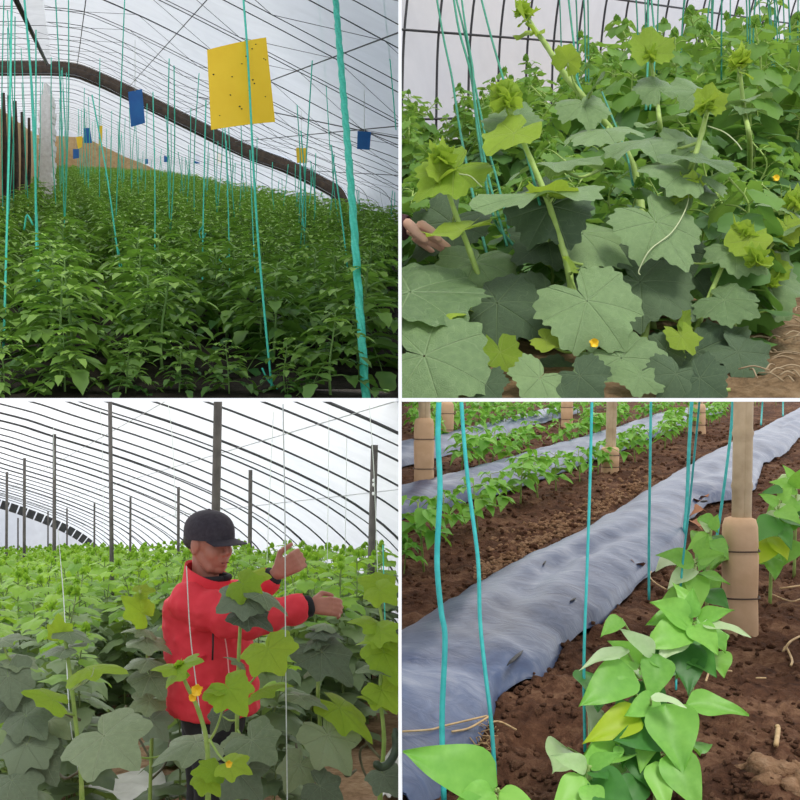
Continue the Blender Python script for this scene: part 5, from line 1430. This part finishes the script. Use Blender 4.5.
post(424, 380, 0, 424, 418, 489, 'bamboo post on a weathered clay foot behind the two aqua twines', nodes=(.5,))
post(447, 390, 0, 447, 402, 440, 'far clay foot with bamboo just past the weathered one', nodes=())
post(567, 390, 0, 567, 399, 426, 'far brown clay foot among the pale leaves at the top of the field', nodes=())
post(699, 390, 0, 699, 404, 432, 'far clay foot between aqua twine and the big bamboo post', nodes=())

# aqua twines
for pts, r, lab in [
    ([(439, 396, 2.02), (438, 440, 2.01), (440, 490, 2.0), (437, 560, 1.99), (441, 610, 1.98), (445, 640, 1.97), (442, 720, 1.95), (444, 802, 1.93)], .0052, 'broad aqua twine hanging over the mulch in front of the weathered post'),
    ([(461, 396, 2.3), (464, 440, 2.28), (469, 490, 2.26), (478, 560, 2.22), (480, 620, 2.2), (485, 670, 2.17), (491, 720, 2.13), (495, 775, 2.10)], .0042, 'aqua twine slanting down over the mulch to the torn edge'),
    ([(592, 396, 2.12), (590, 480, 2.1), (587, 570, 2.07), (584, 660, 2.03), (585, 752, 1.98)], .0028, 'thin aqua twine falling straight to the seedling clump at the bottom'),
    ([(651, 396, 3.55), (650, 470, 3.52), (649, 540, 3.5), (649, 600, 3.46)], .0042, 'thin aqua twine standing between the middle post and the big post'),
    ([(692, 396, 4.75), (689, 450, 4.72), (687, 500, 4.68), (684, 535, 4.62)], .0075, 'frayed aqua twine ending at the hole in the mulch'),
    ([(733, 396, 4.4), (731, 430, 4.4), (725, 480, 4.38), (718, 530, 4.36), (712, 566, 4.3)], .0055, 'aqua twine passing just behind the big bamboo cane'),
    ([(700, 396, 2.72), (690, 500, 2.7), (682, 570, 2.68), (677, 640, 2.66), (676, 690, 2.6)], .0026, 'slender aqua twine bending into the leafy seedlings'),
    ([(763, 396, 8.5), (762, 410, 8.5), (761, 425, 8.3)], .006, 'short far aqua twine above the end of the torn strip'),
    ([(783, 396, 8.8), (783, 405, 8.8), (783, 416, 8.6)], .006, 'short far aqua twine at the very edge beyond the torn strip')]:
    string('support_string', [P(*q) for q in pts], r, lab, mat=M_ribbon, n=6, sub=6)

# ---- bean leaves
def bean_mb(seed, n=12, fold=.22, curl=.35, wide=.5, tone=0.0, twist=0.0):
    r2 = random.Random(seed); m = MB(); V = []; uv = []
    for i in range(n + 1):
        t = i / n; w = wide * (math.sin(math.pi * min(1, t * 1.0) ** .62) ** .9 if 0 < t < 1 else 0.0) * (1 - .25 * t)
        w = max(w, .004)
        for k in range(-3, 4):
            a = k / 3; x = a * w; y = t; z = fold * abs(x) - curl * t * t + .03 * math.sin(9 * t + 4 * a + seed) * abs(a) + twist * x * t
            z += .02 * (1 - abs(a)) * -1
            V.append((x, y, z)); uv.append((math.atan2(x, y + .01), math.hypot(x, y)))
    m.add(V, [(i * 7 + k, i * 7 + k + 1, (i + 1) * 7 + k + 1, (i + 1) * 7 + k) for i in range(n) for k in range(6)], uv, tone)
    return m
bean_me = [bean_mb(800 + k, tone=.2 + .2 * k, fold=.12 + .1 * (k % 3), curl=.15 + .15 * (k % 2), wide=.27 + .035 * (k % 3)).mesh('bean_leaf', M_bean) for k in range(4)]
soil_under = lambda p: Vector((p.x, p.y + .02, ground(p.x, p.y + .02) - .01))
BK = dict(foot=soil_under, cat='bean plant', mats={'lime': M_bean_yel, 'dark': M_bean_dark, 'mel': M_bean, 'small': M_bean_pale, 'stem': M_bstem, 'stalk': M_bstem, 'bud': M_bean}, mes=bean_me, small=bean_me, stemname='stem')
F2 = (0, -.8, .6); U2 = (0, -.4, .9)
def gfoot(u, v): return GR(u, v)
vine('bean_plant', 'bean seedling with two long spread leaves at the bottom edge below the mulch', [Vector((.175, 2.02, -.74)), (502, 806, 2.05), (500, 792, 2.06)], .005, .004,
     [((498, 786, 2.05), (410, 747, 2.0), 1.15, (0, -.75, .65), 'mel', None), ((500, 792, 2.04), (536, 806, 1.98), 1.0, F2, 'mel', None), ((494, 792, 2.03), (452, 808, 1.98), 1.0, F2, 'mel', None), ((488, 780, 2.08), (470, 770, 2.1), 1.2, F2, 'mel', None)], dk=0.84, **BK)
vine('bean_plant', 'small bean clump under the thin straight twine at the bottom edge', [Vector((.320, 2.06, -.72)), (586, 800, 2.1), (588, 780, 2.1), (590, 765, 2.1)], .005, .0035,
     [((588, 768, 2.1), (556, 754, 2.06), .9, F2, 'small', None), ((588, 766, 2.1), (620, 752, 2.08), 1.0, F2, 'mel', None), ((585, 778, 2.08), (556, 806, 2.02), 1.3, F2, 'mel', None), ((592, 780, 2.08), (632, 800, 2.0), 1.2, F2, 'dark', None), ((588, 785, 2.06), (600, 812, 2.0), 1.2, F2, 'mel', None), ((594, 770, 2.1), (606, 775, 2.04), 1.2, F2, 'dark', None)], dk=0.85, **BK)
vine('bean_plant', 'largest bean seedling with long drooping leaves and a leaf pointing out over bare soil', [Vector((.50, 2.22, -.66)), (658, 760, 2.24), (655, 720, 2.26), (648, 690, 2.28), (642, 668, 2.3)], .0055, .0035,
     [((666, 704, 2.2), (684, 770, 2.12), 1.25, (0, -.95, .3), 'mel', None), ((670, 752, 2.16), (702, 806, 2.08), 1.15, (0, -.9, .4), 'mel', (658, 740, 2.24)),
      ((664, 734, 2.2), (618, 736, 2.14), 1.25, F2, 'dark', None), ((651, 697, 2.18), (684, 698, 2.14), .85, U2, 'small', None), ((686, 704, 2.22), (750, 709, 2.2), .8, (0, -.6, .8), 'mel', (656, 715, 2.26)),
      ((640, 714, 2.2), (590, 734, 2.14), .95, F2, 'lime', (652, 712, 2.26)), ((634, 670, 2.24), (583, 700, 2.16), 1.2, F2, 'mel', None), ((628, 650, 2.26), (584, 654, 2.2), .7, U2, 'small', None),
      ((655, 654, 2.26), (624, 628, 2.24), .95, F2, 'small', None), ((660, 655, 2.26), (652, 694, 2.2), 1.3, F2, 'mel', None), ((634, 742, 2.22), (656, 790, 2.12), 1.25, F2, 'dark', None),
      ((655, 762, 2.16), (668, 806, 2.08), 1.1, (0, -.95, .3), 'mel', None), ((628, 752, 2.2), (582, 758, 2.1), .8, U2, 'mel', None), ((632, 690, 2.22), (604, 680, 2.2), 1.2, F2, 'mel', None), ((660, 700, 2.22), (628, 712, 2.16), 1.1, F2, 'mel', None),
      ((650, 720, 2.22), (644, 762, 2.14), 1.2, F2, 'mel', None), ((640, 664, 2.28), (612, 640, 2.26), 1.1, F2, 'mel', None), ((640, 780, 2.16), (620, 806, 2.1), 1.3, F2, 'dark', None)], dk=0.86, **BK)
vine('bean_plant', 'bean seedling fanning its leaves in front of the big clay foot', [GR(694, 690), (692, 668, 2.62), (690, 640, 2.62), (688, 620, 2.62)], .0055, .0035,
     [((692, 622, 2.6), (656, 600, 2.56), 1.1, F2, 'mel', None), ((690, 618, 2.6), (694, 588, 2.6), 1.1, F2, 'mel', None), ((697, 618, 2.6), (732, 608, 2.56), 1.0, F2, 'mel', None), ((702, 624, 2.58), (748, 624, 2.52), .75, U2, 'small', None),
      ((694, 626, 2.58), (718, 650, 2.5), 1.1, F2, 'mel', None), ((688, 628, 2.58), (650, 640, 2.5), 1.1, F2, 'mel', None), ((680, 612, 2.62), (648, 622, 2.58), 1.0, F2, 'mel', None), ((694, 610, 2.64), (676, 580, 2.66), 1.0, F2, 'mel', None),
      ((690, 650, 2.6), (716, 672, 2.52), 1.2, F2, 'dark', None), ((688, 645, 2.6), (664, 672, 2.52), 1.2, F2, 'dark', None), ((688, 640, 2.6), (690, 690, 2.5), 1.2, F2, 'dark', None), ((682, 632, 2.58), (664, 652, 2.5), 1.2, F2, 'small', None)], dk=0.88, **BK)
vine('bean_plant', 'bean seedling half hidden behind the fan of leaves beside the clay foot', [GR(700, 628), (698, 600, 3.05), (696, 575, 3.05), (694, 560, 3.05)], .0055, .0035,
     [((694, 562, 3.0), (664, 550, 2.96), 1.2, F2, 'mel', None), ((698, 560, 3.0), (722, 552, 2.96), 1.1, F2, 'mel', None), ((694, 570, 3.0), (668, 584, 2.94), .9, U2, 'small', None), ((700, 572, 3.0), (730, 580, 2.94), .9, U2, 'mel', None), ((696, 575, 3.0), (700, 604, 2.9), 1.1, F2, 'mel', None), ((698, 556, 3.05), (708, 534, 3.05), 1.1, F2, 'mel', None), ((690, 590, 3.0), (662, 600, 2.95), 1.0, F2, 'mel', None), ((704, 590, 3.0), (728, 604, 2.9), 1.2, F2, 'dark', None)], dk=0.9, **BK)
vine('bean_plant', 'bean seedling at the mulch edge before the clay foot, small crinkled leaves', [GR(706, 592), (708, 565, 3.4), (710, 545, 3.4), (711, 530, 3.4)], .0055, .0035,
     [((710, 535, 3.4), (690, 545, 3.36), 1.2, F2, 'mel', None), ((712, 530, 3.4), (718, 514, 3.4), 1.1, F2, 'mel', None), ((712, 540, 3.38), (728, 552, 3.3), 1.1, F2, 'mel', None), ((708, 548, 3.38), (700, 568, 3.3), 1.2, F2, 'mel', None), ((710, 532, 3.4), (700, 520, 3.4), 1.1, F2, 'small', None)], dk=0.92, **BK)
vine('bean_plant', 'bean seedling right behind the big clay foot, dark broad leaves toward the soil', [GR(772, 572), (772, 545, 3.75), (776, 520, 3.75), (780, 500, 3.75)], .0055, .0035,
     [((776, 518, 3.7), (758, 535, 3.6), 1.2, F2, 'dark', None), ((778, 510, 3.7), (800, 520, 3.62), 1.2, F2, 'mel', None), ((778, 505, 3.7), (762, 492, 3.7), 1.2, F2, 'mel', None), ((772, 540, 3.7), (760, 560, 3.6), 1.2, F2, 'lime', None), ((774, 536, 3.7), (788, 556, 3.6), 1.2, F2, 'lime', None), ((780, 500, 3.75), (792, 486, 3.75), 1.2, F2, 'mel', None), ((770, 528, 3.7), (748, 520, 3.7), 1.1, F2, 'mel', None), ((772, 556, 3.7), (776, 576, 3.6), 1.1, F2, 'mel', None), ((778, 524, 3.7), (792, 540, 3.6), 1.2, F2, 'dark', None)], dk=0.94, **BK)
vine('bean_plant', 'bean seedling at the picture edge beyond the big clay foot, bright upper leaves', [GR(796, 540), (796, 510, 4.2), (796, 485, 4.2)], .0055, .0035,
     [((796, 490, 4.16), (778, 478, 4.1), 1.2, F2, 'mel', None), ((796, 488, 4.16), (804, 468, 4.1), 1.2, F2, 'mel', None), ((796, 500, 4.14), (782, 510, 4.05), 1.2, F2, 'mel', None), ((797, 505, 4.14), (812, 520, 4.05), 1.2, F2, 'dark', None), ((795, 482, 4.2), (786, 464, 4.2), 1.1, F2, 'mel', None)], dk=0.95, **BK)

def filler(root_label, cx, cy, sx, sy, d, n, seed):
    r2 = random.Random(seed)
    root = [o for o in COL.objects if o.get('label', '').startswith(root_label)][0]
    for k in range(n):
        u, v = r2.gauss(cx, sx), r2.gauss(cy, sy); an = r2.uniform(0, 6.28); L = r2.uniform(16, 34)
        A = P(u, v, d + r2.uniform(-.02, .10)); Tt = P(u + L * math.cos(an), v + abs(L * math.sin(an)) * .9, d - .03)
        place('leaf', bean_me[k % 4], orient(A, Tt, (r2.uniform(-.4, .4), -.6, .75), 1.15), root, r2.choice([M_bean, M_bean, M_bean, M_bean_dark, M_bean_pale]))
        petiole(root, P(cx + r2.uniform(-4, 4), v + 18, d + .06), A, .0022, M_bstem)
filler('largest bean', 640, 690, 22, 26, 1.96, 12, 1)
filler('largest bean', 640, 752, 20, 20, 1.88, 8, 2)
filler('bean seedling fanning', 692, 632, 20, 18, 2.34, 9, 3)
filler('bean seedling half', 694, 574, 14, 16, 2.8, 8, 4)
filler('bean seedling at the mulch edge', 710, 545, 10, 12, 3.16, 6, 5)
filler('bean seedling right behind', 776, 525, 14, 20, 3.55, 10, 6)
filler('bean seedling at the picture edge', 796, 488, 10, 14, 4.0, 8, 7)

# generic seedlings for the rows behind
def bean_generic(seed, H_=.27, n=9, size=.105):
    r2 = random.Random(seed); fo = MB(); st_ = MB(); top = Vector((r2.uniform(-.03, .03), r2.uniform(-.03, .03), H_))
    st_.tube([Vector((0, 0, -.03)), top * .5, top], [.006, .005, .003], 6)
    for k in range(n):
        t = .35 + .65 * k / (n - 1); p = top * t; an = k * 2.4 + r2.uniform(-.3, .3); d = Vector((math.cos(an), math.sin(an), r2.uniform(.1, .7))).normalized(); a = p + d * .07 * r2.uniform(.7, 1.3)
        st_.tube([p, a], .002, 4, cap=False)
        for sg in (-1, 0, 1):
            e = Matrix.Rotation(sg * 1.15, 3, 'Z') @ Vector((d.x, d.y, r2.uniform(-.6, .15))); s_ = size * r2.uniform(.8, 1.15) * (1 if t < .9 else .6)
            fo.merge(bean_mb(seed * 30 + k * 3 + sg, n=7, curl=r2.uniform(.1, .5), wide=.42), orient(a, a + e.normalized() * s_, (d.x * .3, d.y * .3, 1), 1.0), tone=r2.uniform(0, .8))
    return fo, st_
bsrc = []
for k in range(5):
    a, b_ = bean_generic(900 + k); bsrc.append((a.mesh('bean_foliage', M_bean), b_.mesh('bean_stem', M_bstem)))
r_ = random.Random(17)
def putb(p, s_, label, group):
    e = thing('bean_plant', label, 'bean plant', p, group); e.rotation_euler = (0, 0, r_.uniform(0, 6.28)); s_ *= .70; e.scale = (s_, s_, s_); q = bsrc[r_.randrange(5)]
    for nm, me in (('foliage', q[0]), ('stem', q[1])):
        o = bpy.data.objects.new(nm, me); COL.objects.link(o); o.parent = e
for (u, v, s_, lab) in [(424, 566, 1.15, 'bean plant of the second row at the picture edge, behind the broad aqua twine'), (404, 570, .6, 'tiny bean sprout at the foot of the second row by the partition'), (446, 540, .9, 'bean plant of the second row between the two slanting twines'),
                        (478, 531, 1.0, 'bean plant of the second row right behind the slanting twine'), (492, 515, .95, 'bean plant of the second row just past the slanting twine'),
                        (520, 505, 1.1, 'bushy bean plant of the second row, first of the dense clump'), (538, 497, 1.1, 'bushy bean plant of the second row, middle of the dense clump'), (556, 490, 1.0, 'bushy bean plant of the second row, last of the dense clump'),
                        (580, 482, .9, 'bean plant of the second row below the straight aqua twine'), (598, 473, .9, 'bean plant touching the middle clay foot')]:
    putb(GR(u, v), s_, lab, None)
rows = [([(624, 466), (660, 448), (690, 432), (720, 418), (745, 408)], 13, .95, 'bean plant of the second row past the middle clay foot', 'bean plants of the second row'),
        ([(452, 472), (500, 462), (560, 446), (600, 436), (640, 424), (680, 413)], 17, 1.0, 'bean plant in the third row behind the narrow mulch strip', 'bean plants of the third row'),
        ([(400, 452), (450, 440), (520, 425), (570, 417), (620, 408)], 17, 1.05, 'bean plant in the row behind the far clay feet', 'bean plants of the far rows'),
        ([(400, 433), (450, 424), (520, 414), (580, 406)], 15, 1.15, 'bean plant in the row behind the far clay feet', 'bean plants of the far rows'),
        ([(400, 418), (460, 411), (540, 404)], 12, 1.3, 'bean plant in the row behind the far clay feet', 'bean plants of the far rows'),
        ([(760, 450), (790, 432), (800, 424)], 0, .9, '', ''),
        ([(700, 414), (740, 406), (770, 404)], 7, 1.1, 'bean plant at the far end of the field behind the big post', 'bean plants at the far end')]
for pts, n, s_, lab, grp in rows:
    w = [GR(*q) for q in pts]
    for k in range(n):
        t = k / max(n - 1, 1) * (len(w) - 1); i = min(int(t), len(w) - 2); p = w[i].lerp(w[i + 1], t - i) + Vector((r_.uniform(-.08, .08), r_.uniform(-.1, .1), 0)); p.z = gR(p.y)
        if p.x > .1: putb(p, s_ * r_.uniform(.8, 1.2), lab, grp)

M_dead = simple('dead_leaf', (0.28, 0.11, 0.05), 0.8, (0.45, 0.22, 0.12), scale=40)
dm_ = bean_mb(990, n=7, fold=.5, curl=.6, wide=.36).mesh('dead_leaf', M_dead)
for k, (u, v) in enumerate([(694, 520), (700, 512), (704, 522), (692, 534), (699, 540), (708, 508), (626, 574), (618, 566), (636, 580)]):
    p = GR(u, v, .05); a = k * 1.7; o = bpy.data.objects.new('dead_leaf', dm_); COL.objects.link(o)
    o.matrix_world = orient(p, p + Vector((math.cos(a), math.sin(a), .1)) * .06, (0, -.3, 1), 1.2)
    tag(o, 'curled reddish dead leaf at the torn right edge of the wide mulch strip', 'dead leaf', 'dead leaves at the mulch edge')
# straw, dry stalks and a tuft
def soilpt(u, v, up=.02):
    p = GR(u, v); 
    for _ in range(3):
        z = ground(p.x, p.y) - gR(p.y); y = (HB - z) / (SBR - (400 - v) / F); p = Vector(((u - 400) / F * y, y, 0)); p.z = gR(y) + z
    return p + Vector((0, 0, up))
for k, (pts, r) in enumerate([([(489, 725), (500, 732), (516, 740)], .0022), ([(452, 735), (470, 731), (492, 719)], .0022), ([(402, 735), (430, 733), (445, 729), (487, 719)], .002), ([(704, 672), (718, 678), (732, 680)], .002),
                              ([(706, 690), (709, 680), (711, 672)], .0026), ([(783, 660), (786, 655), (792, 668), (791, 674)], .003), ([(783, 660), (790, 650), (800, 644)], .003), ([(756, 687), (766, 687)], .002),
                              ([(652, 575), (650, 583), (656, 590), (666, 596)], .0024), ([(540, 560), (548, 553)], .002), ([(780, 595), (800, 592)], .003), ([(776, 756), (778, 740), (777, 736)], .005), ([(770, 600), (790, 608), (800, 606)], .002), ([(684, 655), (700, 664)], .0018)]):
    w = [(on_mulch(*q) + Vector((0, 0, .006))) if cover(GR(*q).x, GR(*q).y) else soilpt(*q) for q in pts]
    m = MB(); m.tube(spline(w, 5), r, 6)
    o = m.build('straw', M_straw)
    tag(o, ['curved', 'short', 'long', 'thin', 'upright', 'looped', 'bent', 'tiny', 'curled', 'stubby', 'level', 'thick', 'wavy', 'slight'][k] + ' dry stalk ' + ['below the torn mulch edge by the slanting twine', 'across the dry tuft under the mulch', 'lying over the front of the mulch strip', 'beside the fan-leaved bean seedling', 'standing at the fan-leaved bean seedling', 'on bare soil near the picture edge', 'arching over the looped stalk on bare soil', 'on the bare soil past the seedlings', 'over the mulch hole beside the twine', 'on the soil at the mulch edge', 'on bare soil below the far bean leaves', 'standing in the pale broken clod', 'on bare soil beside the clay foot', 'beside the drooping bean leaves'][k], 'straw')
m = MB(); r2 = random.Random(5)
for k in range(150):
    p = soilpt(r2.gauss(468, 11), r2.gauss(748, 9), .012); dv = Vector((r2.uniform(-1, 1), r2.uniform(-1, 1), r2.uniform(-.1, .7))).normalized() * r2.uniform(.015, .045)
    m.tube([p, p + dv * .5 + Vector((0, 0, .004)), p + dv], .0011, 4)
tag(m.build('dry_roots', M_tuft), 'tangle of dry tan roots at the mulch edge behind the spread leaves', 'dry roots', kind='stuff')
m = MB(); p = soilpt(785, 780, 0)
for k in range(16): 
    q = proto[k % 6]; m.merge(q, Matrix.Translation(p + Vector((r2.uniform(-.05, .05), r2.uniform(-.05, .07), r2.uniform(-.01, .02)))) @ Matrix.Scale(r2.uniform(.015, .035), 4))
tag(m.build('dry_clod', M_dry), 'pale broken clod at the picture corner beside the bare soil', 'clod', kind='stuff')
confine([o for o in COL.objects if o not in mark], [(Vector((0.004, 0, 0)), Vector((1, 0, 0))), (Vector((0, 0, -0.004)), Vector((0, 0, -1)))])
